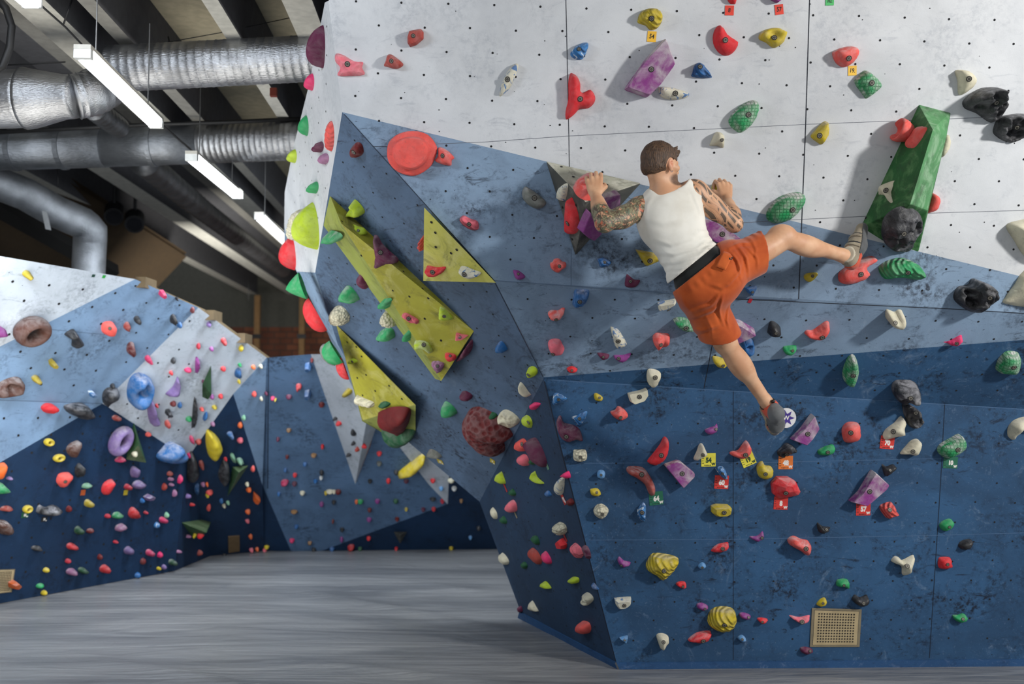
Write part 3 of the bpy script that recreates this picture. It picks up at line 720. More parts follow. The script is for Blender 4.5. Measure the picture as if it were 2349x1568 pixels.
def bolt_mesh():
    global BOLT
    if BOLT: return BOLT
    mb = MB(); 
    def disc(r, z, m, n=16): mb.add([(r * math.cos(2 * math.pi * k / n), r * math.sin(2 * math.pi * k / n), z) for k in range(n)], [tuple(range(n))], m)
    def ring(r0, r1, z0, z1, m, n=16):
        mb.add([(r0 * math.cos(2 * math.pi * k / n), r0 * math.sin(2 * math.pi * k / n), z0) for k in range(n)] + [(r1 * math.cos(2 * math.pi * k / n), r1 * math.sin(2 * math.pi * k / n), z1) for k in range(n)],
               [(k, (k + 1) % n, n + (k + 1) % n, n + k) for k in range(n)], m)
    disc(.0155, .001, 0); ring(.0112, .0105, .001, .0025, 1); ring(.0105, .006, .0025, .0025, 1); ring(.006, .0055, .0025, .0015, 0); disc(.0055, .002, 0, 6)
    mb.add([(.0025 * math.cos(2 * math.pi * k / 6), .0025 * math.sin(2 * math.pi * k / 6), .0028) for k in range(6)], [tuple(range(6))], 1)
    me = bpy.data.meshes.new('bolt'); me.from_pydata([tuple(v) for v in mb.v], [], mb.f)
    me.materials.append(plain('bolt_dark', (28, 27, 26), .7)); me.materials.append(plain('bolt_steel', (128, 124, 114), .5, .2)); me.polygons.foreach_set('material_index', mb.m); BOLT = me
    return me
HOLDS = []   # records used for labels
def make_hold(outline, col, h, style='', bolt=None, desc='', chalk=.4, tilt=.35, center=None, res=None, parts=True):
    """outline in picture pixels, laid on the wall surface found behind its centre and inflated to height h (metres)"""
    cxp = sum(p[0] for p in outline) / len(outline); cyp = sum(p[1] for p in outline) / len(outline)
    q = cast(*(center or (cxp, cyp)))
    if q is None: return None
    loc, n, zone = q
    pl = (loc, n)
    U1 = Vector((0, 0, 1)).cross(n)
    U1 = U1.normalized() if U1.length > .1 else Vector((1, 0, 0))
    V1 = n.cross(U1)
    lf = .30 * h if style not in ('slab', 'wedge', 'facet') else .6 * h
    if zone == 'ws': lf = 0
    w = [hit((loc + n * lf, n), x, y) - n * lf for x, y in outline]
    o3 = sum(w, Vector()) / len(w)
    pts = [Vector(((p - o3).dot(U1), (p - o3).dot(V1))) for p in w]
    ar = sum(pts[i - 1].x * pts[i].y - pts[i].x * pts[i - 1].y for i in range(len(pts))) / 2
    if ar < 0: pts = pts[::-1]
    sharp = style in ('slab', 'facet', 'wedge')
    ol = smooth_outline(pts, sharp, max(3, 34 // len(pts)) if res is None else res)
    xs = [p.x for p in ol]; ys = [p.y for p in ol]; W, H = max(xs) - min(xs), max(ys) - min(ys)
    span = max(W, H); npx = span * FPX / max(3, loc.y)
    nn = int(min(34 if style in ('rock', 'bumps') else 22, max(7, npx / (3.0 if style in ('rock', 'bumps') else 4.5)))) if parts else 5
    s = span / nn
    cy = (max(ys) + min(ys)) / 2
    P2 = [(p.x, p.y) for p in ol]
    inner = []
    y = min(ys) + s * .5; row = 0
    while y < max(ys):
        x = min(xs) + s * (.5 if row % 2 else .25)
        while x < max(xs):
            if inside(P2, x, y):
                p = Vector((x, y)); d = min(seg_d(p, ol[i - 1], ol[i]) for i in range(len(ol)))
                if d > s * .35: inner.append((p, d))
            x += s
        y += s * .87; row += 1
    dmax = max([d for _, d in inner] + [s])
    sd = random.random() * 50
    if bolt and bolt is not True:
        bw = hit(pl, *bolt) - o3; bp = Vector((bw.dot(U1), bw.dot(V1)))
        bp0 = True
    elif bolt is True: bp = max(inner, key=lambda t: t[1])[0] if inner else Vector((0, 0))
    else: bp = None
    def hf(p, d):
        t = min(1, d / dmax)
        if style in ('slab',): z = h * min(1, t * 5) * (1 + .25 * p.x / max(W, .01))
        elif style == 'facet': z = h * min(1, t * 1.25) 
        elif style == 'wedge': z = h * min(1, t * 3) * (.55 + .45 * (p.y - min(ys)) / H)
        elif style == 'plate': z = h * (.28 * min(1, t * 6) + .72 * min(1, max(0, (t - .32) / .22)) ** .8)
        elif style == 'ring': z = h * math.sqrt(max(0, 1 - (1 - t) ** 2))
        else: z = h * math.sqrt(max(0, 1 - (1 - t) ** 2)) ** (.9)
        z *= 1 + tilt * (p.y - cy) / max(H, .01)
        if style in ('scoop', 'cup'):
            c0 = Vector((0, cy + H * .10)); r = (Vector(((p - c0).x / (W * .30), (p - c0).y / (H * .27)))).length
            z -= h * (.9 if style == 'cup' else .62) * math.exp(-r ** 2 * 1.3)
        elif style == 'rock': z = z * .8 + (h * .75 * noise.noise(Vector((p.x * 9 + sd, p.y * 9, 1))) - h * .55 * abs(noise.noise(Vector((p.x * 17 + sd, p.y * 17, 4)))) + h * .22 * noise.noise(Vector((p.x * 34 + sd, p.y * 34, 1)))) * min(1, t * 2)
        elif style == 'bumps': z += .010 * abs(math.sin(p.x * 120 + sd) * math.sin(p.y * 120)) ** .6 * min(1, t * 3)
        elif style == 'ridge': z += .006 * math.sin((p.x * .9 + p.y * .5) * 170 + sd) * min(1, t * 2)
        elif style == 'dimple': z += -.010 * max(0, math.sin(p.x * 80 + sd) * math.sin(p.y * 80 + sd)) * min(1, t * 3)
        elif style == 'lobes': z += h * .3 * math.sin(p.x / W * 9 + sd) * min(1, t * 2)
        elif style == 'fin': z *= .55 + .6 * math.exp(-((p.x * .6 + p.y * .8) / (.25 * span)) ** 2)
        elif style == 'prof': z *= math.sqrt(max(.02, 1 - min(1, abs(2 * (p.y - cy) / H)) ** 2))
        elif style == '' and parts: z += h * .12 * noise.noise(Vector((p.x * 14 + sd, p.y * 14, 2)))
        return max(.001, z)
    poly = None
    if style in ('slab', 'wedge', 'facet', 'plate'):
        src = pts if style != 'plate' else ol
        if style != 'plate':
            src = []
            for i in range(len(pts)):
                p, a_, b2 = pts[i], pts[i - 1], pts[(i + 1) % len(pts)]
                for t in (.86, 1): src.append(a_.lerp(p, t) if t < 1 else p.lerp((a_ + b2) / 2, .04))
                src.append(p.lerp(b2, .14))
        prof = {'slab': [(1, 0), (.985, .55), (.95, .92), (.91, 1.0)], 'wedge': [(1, 0), (.97, .45), (.80, .88), (.70, 1)], 'facet': [(1, 0), (.97, .35), (.60, .80), (.30, 1.0)],
                'plate': [(1, 0), (1, .10), (.97, .2), (.90, .27), (.80, .30), (.755, .34), (.71, .80), (.68, .94), (.63, 1.0), (.3, 1.02)]}[style]
        cc2 = sum(src, Vector((0, 0))) / len(src)
        if style == 'facet': ctr = cc2 + Vector((W * .06, H * .10))
        else: ctr = cc2
        m2 = len(src); pv = []; pf = []
        for k, (sc_, zz) in enumerate(prof):
            for p in src:
                q2 = cc2 + (p - cc2) * sc_ + (ctr - cc2) * (1 - sc_)
                sl = 1 + (.30 if style != 'plate' else 0) * (q2.x / max(W, .01)) * (1 if style == 'slab' else .3) + (.35 * (q2.y - cy) / H if style in ('wedge', 'facet') else 0)
                pv.append(Vector((q2.x, q2.y, h * zz * sl)))
        for k in range(len(prof) - 1):
            for i in range(m2): pf.append((k * m2 + i, k * m2 + (i + 1) % m2, (k + 1) * m2 + (i + 1) % m2, (k + 1) * m2 + i))
        pf.append(tuple((len(prof) - 1) * m2 + i for i in range(m2))); poly = (pv, pf)
        def hf(p, d, T=BVHTree.FromPolygons([tuple(v) for v in pv], pf)):
            r_ = T.ray_cast(Vector((p.x, p.y, 2)), Vector((0, 0, -1))); return r_[0].z if r_[0] else .001
    vin = [p for p in ol] + [p for p, _ in inner]
    m = len(ol)
    r = delaunay_2d_cdt(vin, [(i, (i + 1) % m) for i in range(m)], [], 1, 1e-6)
    v2, faces, orig = r[0], r[2], r[3]
    if not faces: return None
    dd = {}
    vs = []
    for i, p in enumerate(v2):
        oi = orig[i][0] if orig[i] else -1
        if 0 <= oi < m: vs.append(Vector((p.x, p.y, .0)))
        elif oi >= m: pp, d = inner[oi - m]; vs.append(Vector((p.x, p.y, hf(pp, d))))
        else: vs.append(Vector((p.x, p.y, .0)))
    fs = []
    for f in faces:
        A, B, C_ = v2[f[0]], v2[f[1]], v2[f[2]]
        if (B - A).cross(C_ - A) < 0: f = f[::-1]
        fs.append(tuple(f))
    if poly: vs, fs = poly
    b = len(vs); ringi = [next(i for i in range(len(v2)) if (v2[i] - p).length < 1e-6) if False else None for p in ol[:0]]
    R = Matrix((U1, V1, n)).transposed().to_quaternion()
    pat = {'grid': 'grid', 'ridge': 'ridge', 'bumps': 'bumps', 'dimple': 'dimple', 'rock': 'rock'}.get(style, '')
    o = mesh_obj('climbing_hold', vs, fs, hold_mat(col, chalk, pat, 1.0 if parts else .84), smooth=not sharp or style == 'facet', loc=o3 + n * .0005, rot=R)
    if style == 'facet': o.data.set_sharp_from_angle(angle=.35)
    elif style == 'plate': o.data.set_sharp_from_angle(angle=.6)
    if bp is not None and parts:
        d = min(seg_d(bp, ol[i - 1], ol[i]) for i in range(len(ol))); e = .006
        def hz(p):
            d = min(seg_d(p, ol[i - 1], ol[i]) for i in range(len(ol))); return hf(p, d)
        if bolt is not True:
            for _ in range(4):
                zz = hz(bp); bw = hit((loc + n * zz, n), *bolt) - n * zz - o3; bp = bp.lerp(Vector((bw.dot(U1), bw.dot(V1))), .7)
        z = max(hz(bp + Vector((ex, ey))) for ex in (-e, 0, e) for ey in (-e, 0, e))
        g = 0.012; gx = (hz(bp + Vector((g, 0))) - hz(bp - Vector((g, 0)))) / (2 * g); gy = (hz(bp + Vector((0, g))) - hz(bp - Vector((0, g)))) / (2 * g)
        nb = Vector((-gx, -gy, 1)); nb = (nb.normalized() * .6 + Vector((0, 0, 1)) * .4)
        bo = bpy.data.objects.new('bolt', bolt_mesh()); link(bo, o); bo.location = (bp.x, bp.y, z - .0005)
        bo.rotation_euler = nb.to_track_quat('Z', 'Y').to_euler()
        k = min(1., max(.55, span / .13)); bo.scale = (k, k, k)
    size = span * max(.3, min(W, H) / span)
    HOLDS.append(dict(o=o, x=cxp, y=cyp, zone=zone, col=CNAME.get(col, col), desc=desc, size=math.sqrt(max(1e-6, W * H)), px=span * FPX / loc.y))
    return o

def O(s): 
    v = [float(t) for t in s.replace(',', ' ').split()]; return list(zip(v[::2], v[1::2]))
# colour | height cm | style | chalk | bolt x,y or - | description | outline
MAIN = """
brick|5|wedge|.4|948,82|blocky|934,84 938,70 965,65 971,72 971,88 955,102 940,107 934,98
pink|5|dimple|.4|797,147|jagged dimpled|770,122 790,127 812,140 832,142 830,155 835,171 797,174 773,172 780,155 768,140
brick|5|lobes|.5|898,140|lobed|888,126 897,124 910,133 924,145 922,152 908,158 888,153 880,150 884,139
darkred|4||.3|811,349|shield shaped|803,345 808,335 818,328 828,335 831,352 822,361 808,360
coral|8|plate|.15|-|round dish|887,352 892,325 915,306 948,300 980,308 1000,332 1001,350 990,378 965,398 942,403 912,394 893,375
coral|5|lobes|.6|1015,357|twin lobed|1006,338 1022,342 1036,354 1042,362 1036,368 1034,380 1012,376 997,368 1004,358
creamblue|4||.3|1164,182|blade shaped|1188,146 1188,158 1172,198 1150,220 1146,218 1150,195 1163,165 1178,148
whiteblue|5|ridge|.3|1328,113|ribbed|1348,97 1349,110 1338,134 1322,136 1309,126 1314,112 1330,100
red|7||.2|1331,227|boot shaped|1313,167 1325,175 1332,192 1332,208 1340,212 1355,205 1366,220 1364,235 1350,248 1330,250 1318,262 1300,274 1298,255 1304,228 1304,190 1308,170
yellow|7|ridge|.35|1494,43|ribbed|1464,44 1470,28 1490,18 1510,20 1521,35 1518,52 1506,66 1492,68 1482,58 1465,52
purple|11|slab|.75|1494,159|chalky slab|1526,86 1548,148 1515,195 1487,223 1434,204 1478,140
creamblue|5||.3|1549,214|boat shaped|1511,202 1516,198 1545,201 1575,210 1582,217 1572,225 1545,229 1518,222
blue|6|ridge|.4|1606,153|ribbed cone|1594,150 1601,144 1608,143 1617,150 1632,170 1631,178 1590,176 1590,165
red|6||.1|1664,92|crescent|1653,57 1661,65 1670,78 1690,92 1695,98 1690,112 1678,124 1663,127 1648,118 1638,100 1637,80 1643,64
yellow|9|scoop|.45|1775,87|hooded|1743,82 1748,73 1760,66 1782,62 1800,69 1806,75 1800,95 1790,104 1776,109 1760,97 1745,90
red|5||.1|-|cut off|1662,-30 1690,-30 1690,3 1684,9 1672,3
purple|5|slab|.2|-|cut off|1755,-30 1800,-30 1793,0 1785,6 1770,-2
coral|8||.6|1947,134|rounded|1912,124 1918,114 1948,105 1964,107 1971,118 1966,136 1950,150 1935,153 1920,143
green|7|grid|.75|2000,190|cross hatched|1985,161 2000,168 2018,185 2023,197 2016,208 1992,225 1984,220 1962,188 1968,178
green|8|grid|.75|1717,263|leaf shaped|1734,229 1742,240 1740,260 1727,285 1705,303 1690,300 1675,285 1675,270 1690,250 1715,233
cream|7||.2|1656,321|tooth shaped|1631,328 1640,307 1648,302 1661,309 1662,338 1646,334 1630,334
yellow|7||.45|1880,311|teardrop|1895,277 1901,290 1900,315 1888,331 1877,326 1862,313 1872,298
cream|7||.2|2222,181|half moon|2194,163 2205,159 2222,162 2237,176 2239,190 2225,208 2207,218 2201,210 2200,185
black|20|rock|.5|2283,236|craggy rock|2219,232 2235,215 2262,200 2288,200 2300,220 2312,240 2305,262 2290,279 2275,276 2250,258 2225,248
black|18|rock|.5|2328,293|craggy rock|2288,300 2300,270 2325,262 2360,262 2375,300 2340,325 2318,324 2300,315
coral|5||.35|-|smooth lip shaped|2084,322 2108,292 2130,290 2133,300 2120,325 2105,343 2090,345 2078,337
cream|5|fin|.2|2031,436|three horned|2050,412 2056,414 2045,440 2044,462 2038,464 2030,450 2013,447 2018,440 2035,422
black|11|rock|.45|2068,525|craggy rock|2030,515 2045,495 2070,483 2100,488 2118,505 2120,530 2105,550 2095,575 2070,583 2040,572 2027,550
cream|5||.2|-|rounded|2160,312 2174,308 2180,325 2177,345 2165,360 2155,350
yellow|7||.2|-|rounded|1634,428 1640,420 1655,420 1665,430 1660,442 1645,443 1636,438
coral|6||.3|-|rounded|2135,445 2150,447 2157,462 2152,480 2140,487 2125,485
cream|12|fin|.25|-|winged|2315,518 2349,505 2400,500 2400,590 2372,600 2350,580 2335,555
cream|10|fin|.25|-|flared|2312,698 2314,680 2335,650 2349,628 2380,610 2400,700
grey|6||.5|1226,454|half moon|1198,440 1204,428 1215,432 1240,450 1253,463 1248,474 1232,479 1212,470 1200,455
coral|7||.4|-|smooth oval|1317,424 1323,412 1345,406 1375,415 1386,432 1380,446 1360,452 1340,450 1325,440
purple|4|slab|.7|-|flat fan shaped|1380,452 1420,441 1418,465 1412,475 1385,480
creamblue|3||.3|-|dotted|1279,443 1284,428 1297,421 1300,428 1298,445 1292,462 1280,455
red|5||.2|1303,512|long teardrop|1304,456 1312,465 1322,495 1324,520 1318,535 1305,538 1297,525 1299,500
purple|5|slab|.3|-|broad slab|1332,530 1345,500 1353,485 1370,505 1375,530 1357,548 1345,542
yellow|6||.5|1491,598|hooded|1460,575 1463,573 1500,580 1530,590 1505,603 1485,610 1475,600
purple|7|slab|.9|1657,537|chalky slab|1612,498 1640,508 1690,540 1700,548 1670,557 1640,556 1615,535
green|10|grid|.75|1818,481|pinecone shaped|1761,497 1765,480 1790,452 1825,441 1845,445 1847,465 1835,485 1815,505 1785,513 1767,508
coral|7||.6|1975,629|fish shaped|1925,635 1930,622 1955,605 1995,588 2012,592 2010,602 1990,615 1998,630 1980,645 1950,653 1930,648
green|12|ridge|.45|2081,625|ribbed shell|2020,618 2030,604 2055,594 2080,593 2105,605 2123,628 2122,638 2108,643 2070,638 2035,641
yellow|4||.3|1864,633|pod shaped|1845,634 1852,627 1876,626 1871,638 1860,647 1849,643
black|22|rock|.5|2258,680|craggy rock|2200,675 2210,660 2232,655 2240,642 2255,644 2283,660 2292,685 2280,700 2255,718 2238,718 2215,705 2200,690
pink|4|ridge|.2|1076,514|jagged strip|1054,505 1063,494 1080,502 1096,508 1097,526 1080,527 1064,518
purple|4||.1|1189,628|drop shaped|1177,622 1181,619 1192,622 1205,634 1197,641 1184,640
coral|6|lobes|.5|1283,610|knobbly|1262,604 1268,600 1272,594 1283,593 1290,600 1298,602 1299,612 1290,619 1280,626 1266,618
blue|4|ridge|.5|1387,601|pointed|1371,593 1385,591 1402,600 1396,610 1378,613 1374,603
plum|4||.1|1446,645|half moon|1437,632 1441,630 1455,641 1469,643 1461,657 1447,660 1434,655
blue|6|ridge|.5|1330,692|grooved|1320,667 1340,667 1352,670 1348,690 1335,703 1315,704 1314,690
coral|6||.7|1276,732|kidney shaped|1257,721 1265,714 1280,715 1290,709 1296,711 1290,725 1280,733 1262,732
creamblue|4|wedge|.3|1532,703|pitted|1509,698 1530,693 1550,689 1552,695 1535,707 1512,715
creamblue|5||.3|1418,782|pitted fin shaped|1401,754 1406,753 1420,760 1438,790 1432,794 1414,799 1407,782
coral|7|lobes|.45|1516,788|knuckle shaped|1498,775 1507,767 1522,768 1535,770 1537,782 1530,793 1508,800 1500,790
pink|6||.25|1268,810|round capped|1257,790 1265,781 1283,781 1290,792 1295,803 1290,812 1275,815 1262,809
plum|3||.1|1384,818|pod shaped|1370,811 1385,811 1398,815 1392,823 1380,824
purple|3||.1|1419,821|wedge shaped|1408,816 1430,815 1448,811 1440,824 1430,831 1415,827
red|3||.1|1312,849|diamond shaped|1300,846 1312,841 1325,848 1318,854 1306,854
lime|4||.2|1213,859|round|1208,853 1210,846 1219,842 1228,846 1231,854 1228,862 1219,866 1211,863
green|6|grid|.75|1574,752|ridged|1545,735 1560,730 1580,735 1595,750 1592,759 1570,759 1553,748
purple|7|slab|.8|1681,762|chalky slab|1676,735 1700,742 1734,762 1710,775 1685,788 1672,760
blue|9|cup|.3|-|hollow tube|1700,790 1710,781 1727,781 1732,795 1730,808 1716,815 1705,805
yellow|5||.4|1659,838|hooded|1635,823 1640,819 1660,825 1668,840 1655,843 1641,838
black|8||.2|1780,764|snub nosed|1762,765 1768,742 1780,743 1792,755 1790,767 1775,770 1765,768
blue|6|wedge|.4|1726,670|triangular|1710,660 1737,656 1728,680 1718,672
green|5||.2|1818,803|cupped|1797,800 1803,796 1827,795 1822,808 1812,814 1800,810
coral|6||.35|1886,773|banana shaped|1847,768 1852,760 1865,760 1880,750 1897,739 1904,745 1901,762 1885,778 1862,777
cream|12||.25|2053,738|notched|2035,733 2037,717 2045,718 2056,722 2064,717 2073,719 2076,735 2065,748 2045,745
hotpink|5||.25|2194,787|winged|2166,787 2180,784 2205,771 2207,778 2195,791 2182,791
green|9|grid|.75|1957,861|corn cob shaped|1952,820 1960,818 1968,830 1970,850 1962,880 1953,885 1942,882 1935,868 1937,848 1946,827
green|8|grid|.75|2326,842|cross hatched|2288,853 2292,830 2310,811 2330,810 2342,818 2340,845 2330,858 2310,858
cream|6||.35|1503,865|spoon shaped|1485,855 1490,849 1508,852 1517,862 1510,880 1500,888 1488,883 1484,870
cream|8|slab|.2|1467,910|blocky|1441,903 1470,897 1484,891 1486,905 1478,918 1455,927 1447,922
whiteblue|5|ridge|.3|1281,916|three pointed|1271,903 1282,903 1302,914 1288,921 1269,928
yellow|4||.3|1375,912|pod shaped|1363,904 1370,902 1383,911 1380,920 1366,918
coral|7|lobes|.5|1423,957|lobed|1401,945 1412,940 1418,932 1428,935 1441,950 1438,960 1425,965 1410,958
whiteblue|5|ridge|.3|1329,960|ridged|1312,957 1325,952 1345,943 1347,950 1338,970 1326,978 1317,965
plum|8||.35|1299,1001|bird shaped|1277,970 1282,956 1288,955 1294,970 1315,975 1330,985 1338,1010 1333,1013 1322,1010 1305,1015 1290,1008 1280,990
cream|6|bumps|.1|1331,1048|popcorn square|1316,1035 1322,1032 1344,1033 1345,1056 1318,1057
lightblue|5||.3|1379,1089|round button|1370,1089 1372,1081 1379,1078 1387,1081 1389,1089 1386,1096 1379,1098 1372,1096
yellow|4||.2|1369,1129|pod shaped|1354,1124 1358,1121 1372,1121 1379,1133 1372,1138 1358,1136
cream|6|bumps|.1|1382,1179|popcorn ball|1362,1172 1368,1160 1380,1156 1392,1163 1397,1173 1388,1187 1376,1190 1366,1183
hotpink|4||.2|-|three pointed|1221,924 1236,926 1230,936 1222,940
lime|4||.3|1211,969|oval|1200,960 1204,952 1213,958 1218,970 1215,982 1204,976
coral|5||.15|1195,1019|round|1184,1020 1188,1010 1198,1007 1206,1018 1207,1030 1197,1036 1188,1032
plum|7||.15|-|long sausage shaped|1206,1014 1220,1005 1230,1015 1242,1040 1249,1065 1244,1073 1230,1063 1217,1040
pink|5||.2|-|bulb shaped|1189,1055 1193,1044 1203,1044 1209,1055 1209,1068 1198,1067
darkgreen|3||.1|-|round|1214,1058 1220,1049 1227,1056 1224,1066 1216,1064
lime|5||.3|-|leaf shaped|1138,1097 1146,1082 1152,1095 1156,1110 1145,1107
lime|4||.2|-|crescent|1219,1090 1224,1081 1230,1095 1245,1109 1233,1109 1222,1100
hotpink|4||.1|-|small cone|1288,1090 1301,1081 1305,1097
creamblue|4||.3|-|blade shaped|1274,1120 1276,1105 1288,1094 1292,1100 1289,1130 1283,1136
darkred|3||.1|-|faint|1300,1148 1308,1143 1315,1153 1310,1160 1303,1156
blue|2||.6|-|faint|1251,1128 1257,1125 1264,1135 1258,1140 1252,1135
darkgreen|3||.1|-|round|1169,1126 1174,1121 1181,1131 1179,1138 1171,1134
pink|5||.3|-|egg shaped|1162,1158 1172,1147 1180,1155 1182,1172 1170,1176 1163,1168
cream|3||.1|-|leaf shaped|1126,1168 1129,1164 1137,1175 1139,1188 1134,1190 1128,1180
darkgreen|3||.1|-|round|1148,1187 1154,1184 1161,1196 1158,1202 1149,1196
cream|5|bumps|.1|-|popcorn|1273,1205 1280,1198 1293,1205 1296,1220 1287,1228 1277,1220
red|4|wedge|.1|-|three sided|1275,1243 1285,1235 1294,1250 1292,1260 1277,1259
darkgreen|3||.1|-|three sided|1219,1231 1230,1230 1236,1247 1228,1248
brick|4||.1|-|long oval|1213,1262 1220,1257 1232,1268 1240,1285 1237,1295 1226,1290 1215,1276
hotpink|4||.2|-|leaf shaped|1245,1268 1250,1265 1260,1280 1262,1293 1252,1292 1246,1280
pink|4|ridge|.2|-|ridged|1311,1252 1318,1246 1332,1260 1336,1272 1328,1281 1318,1273
plum|3|dimple|.1|-|dimpled|1337,1252 1345,1253 1352,1268 1353,1281 1346,1278
cream|4||.3|-|oval|1146,1275 1150,1268 1160,1278 1165,1290 1160,1296 1150,1290
darkgreen|3||.1|-|faint|1197,1290 1203,1289 1208,1298 1205,1305 1199,1301
lime|4||.2|-|three sided|1242,1338 1250,1334 1262,1350 1248,1348
lime|4||.2|-|half moon|1304,1332 1310,1324 1323,1325 1325,1335 1315,1339
blue|2||.8|-|thin|1358,1338 1363,1338 1373,1352 1362,1351
cream|6|rock|.3|-|chunky|1332,1375 1340,1360 1352,1366 1356,1378 1342,1390 1333,1386
cream|4||.3|-|three sided|1214,1388 1218,1378 1226,1390 1232,1403 1216,1398
coral|6||.2|-|round|1325,1438 1328,1428 1335,1425 1347,1430 1351,1445 1345,1454 1332,1452
plum|3||.1|-|faint|1189,1392 1194,1391 1197,1402 1192,1404
red|8||.15|1517,1044|crescent|1487,1056 1500,1040 1515,1020 1524,1003 1533,1008 1536,1025 1528,1050 1512,1066 1497,1067 1488,1062
purple|7|slab|.75|1565,1086|chalky slab|1524,1067 1553,1057 1561,1058 1593,1084 1592,1092 1567,1119 1561,1112
purple|4||.3|1643,984|crescent|1618,985 1640,977 1645,972 1647,985 1638,995 1625,996
cream|9||.5|1612,1043|horn shaped|1593,1052 1600,1036 1606,1020 1613,1019 1620,1032 1622,1043 1605,1053 1597,1057
coral|8||.5|1710,1043|jug shaped|1676,1042 1680,1036 1695,1033 1708,1015 1715,1012 1723,1025 1722,1042 1708,1053 1690,1050
brick|8||.5|1472,1088|banana shaped|1438,1075 1448,1070 1475,1073 1490,1090 1503,1115 1504,1132 1496,1139 1488,1130 1480,1112 1462,1098 1442,1087
whiteblue|6|ridge|.3|1657,1085|ridged|1642,1073 1655,1070 1665,1078 1670,1100 1662,1099 1652,1090
whiteblue|5|ridge|.3|1473,1175|leaf shaped|1463,1170 1470,1158 1476,1153 1482,1160 1482,1180 1480,1195 1472,1195 1463,1182
yellow|8|wedge|.35|1661,1175|loaf shaped|1634,1163 1645,1159 1672,1160 1680,1166 1679,1178 1670,1185 1645,1186 1635,1178
red|5||.4|1658,1258|leaf shaped|1632,1264 1645,1250 1665,1245 1672,1246 1670,1258 1660,1266 1645,1267
purple|4||.3|1748,1233|crescent|1720,1231 1738,1229 1750,1219 1752,1230 1745,1240 1735,1242
yellow|7||.45|1756,1087|heart shaped|1737,1073 1742,1062 1751,1059 1756,1068 1770,1070 1775,1082 1771,1096 1756,1100 1742,1093
black|11|rock|.6|1803,1040|craggy rock|1786,1038 1798,1025 1803,1019 1812,1018 1828,1030 1825,1038 1808,1045 1802,1052 1790,1048
purple|8|slab|.8|1853,995|chalky slab|1866,949 1877,980 1862,1005 1848,1021 1816,1009 1840,985
green|5||.2|1899,1037|bean shaped|1877,1034 1885,1028 1900,1022 1912,1020 1916,1028 1910,1042 1890,1045 1879,1042
coral|8||.35|1951,992|rounded square|1934,985 1945,970 1965,969 1973,975 1975,1000 1965,1014 1945,1016 1937,1008
red|9|facet|.35|1802,1130|faceted|1773,1110 1785,1096 1812,1096 1828,1105 1840,1130 1835,1138 1805,1145 1788,1145 1776,1135
purple|9|slab|.7|1995,1127|chalky slab|2005,1079 2036,1108 2030,1118 1985,1160 1952,1152 1975,1130
coral|8|ridge|.2|2040,1168|cross shaped|2022,1160 2045,1152 2052,1160 2056,1163 2055,1172 2063,1178 2060,1184 2048,1186 2038,1190 2030,1182 2022,1170
black|5||.15|2042,1078|fin shaped|2025,1065 2035,1070 2050,1065 2056,1073 2045,1085 2033,1093 2027,1080
black|5||.15|1895,1213|fin shaped|1876,1199 1888,1207 1906,1210 1900,1218 1887,1224 1878,1217
coral|9||.6|1849,1258|bean shaped|1809,1240 1815,1233 1825,1231 1840,1238 1855,1241 1860,1252 1858,1268 1850,1274 1840,1266 1815,1252
cream|7|fin|.3|2080,1297|three horned|2047,1286 2055,1277 2065,1280 2072,1286 2090,1277 2099,1275 2098,1288 2090,1300 2090,1310 2080,1321 2072,1318 2070,1300 2052,1292
red|5||.15|2174,1294|rounded square|2154,1288 2158,1279 2180,1279 2184,1290 2183,1302 2160,1305 2154,1298
green|5||.2|1936,1342|notched|1920,1335 1926,1329 1946,1330 1948,1350 1938,1347 1922,1345
yellow|4||.2|1888,1383|pod shaped|1874,1386 1882,1375 1892,1371 1897,1378 1893,1388 1882,1391
black|6||.25|1981,1383|saddle shaped|1957,1373 1963,1365 1975,1371 1990,1365 1994,1378 1988,1388 1975,1391 1960,1382
pink|5||.35|1840,1426|wing shaped|1812,1412 1835,1416 1859,1412 1852,1425 1840,1431 1825,1424
green|5||.2|2209,1419|bean shaped|2187,1412 2200,1411 2210,1408 2218,1413 2215,1424 2203,1428 2192,1422
plum|4||.2|1858,1492|pod shaped|1837,1486 1850,1484 1865,1490 1860,1498 1848,1501 1838,1495
purple|4||.3|1425,1296|half moon|1417,1287 1421,1277 1432,1286 1447,1290 1440,1299 1427,1301
yellow|10|ridge|.35|1523,1308|big layered|1483,1300 1488,1285 1500,1271 1530,1273 1558,1283 1550,1305 1535,1322 1520,1333 1508,1323 1490,1313
red|4|scoop|.2|1566,1344|hooked|1551,1340 1556,1335 1570,1334 1575,1342 1572,1350 1560,1348
lightblue|4||.2|1611,1301|hexagonal|1602,1297 1612,1290 1620,1297 1615,1304 1606,1305
creamblue|6|wedge|.3|1432,1388|mottled half round|1410,1375 1430,1373 1449,1372 1448,1386 1437,1396 1420,1398 1413,1388
purple|4||.3|1617,1396|pod shaped|1599,1386 1610,1383 1622,1388 1625,1394 1616,1401 1602,1396
yellow|10|ridge|.35|1661,1432|big round layered|1625,1422 1632,1403 1650,1394 1678,1396 1690,1410 1689,1432 1675,1448 1650,1450 1630,1438
purple|4||.2|1717,1415|pod shaped|1697,1407 1710,1406 1723,1413 1716,1421 1702,1418
red|4||.2|1749,1426|winged|1738,1420 1745,1417 1761,1420 1757,1427 1748,1431
lightblue|4|wedge|.3|1433,1467|triangular|1421,1464 1441,1459 1438,1476
cream|7|lobes|.3|1522,1472|tooth shaped|1507,1458 1520,1454 1533,1460 1535,1470 1530,1485 1518,1491 1511,1475
red|6||.45|1613,1469|leaf shaped|1579,1468 1600,1452 1628,1448 1632,1455 1625,1470 1610,1475 1590,1473
lightblue|4||.3|1703,1466|diamond shaped|1692,1463 1703,1457 1712,1466 1703,1472
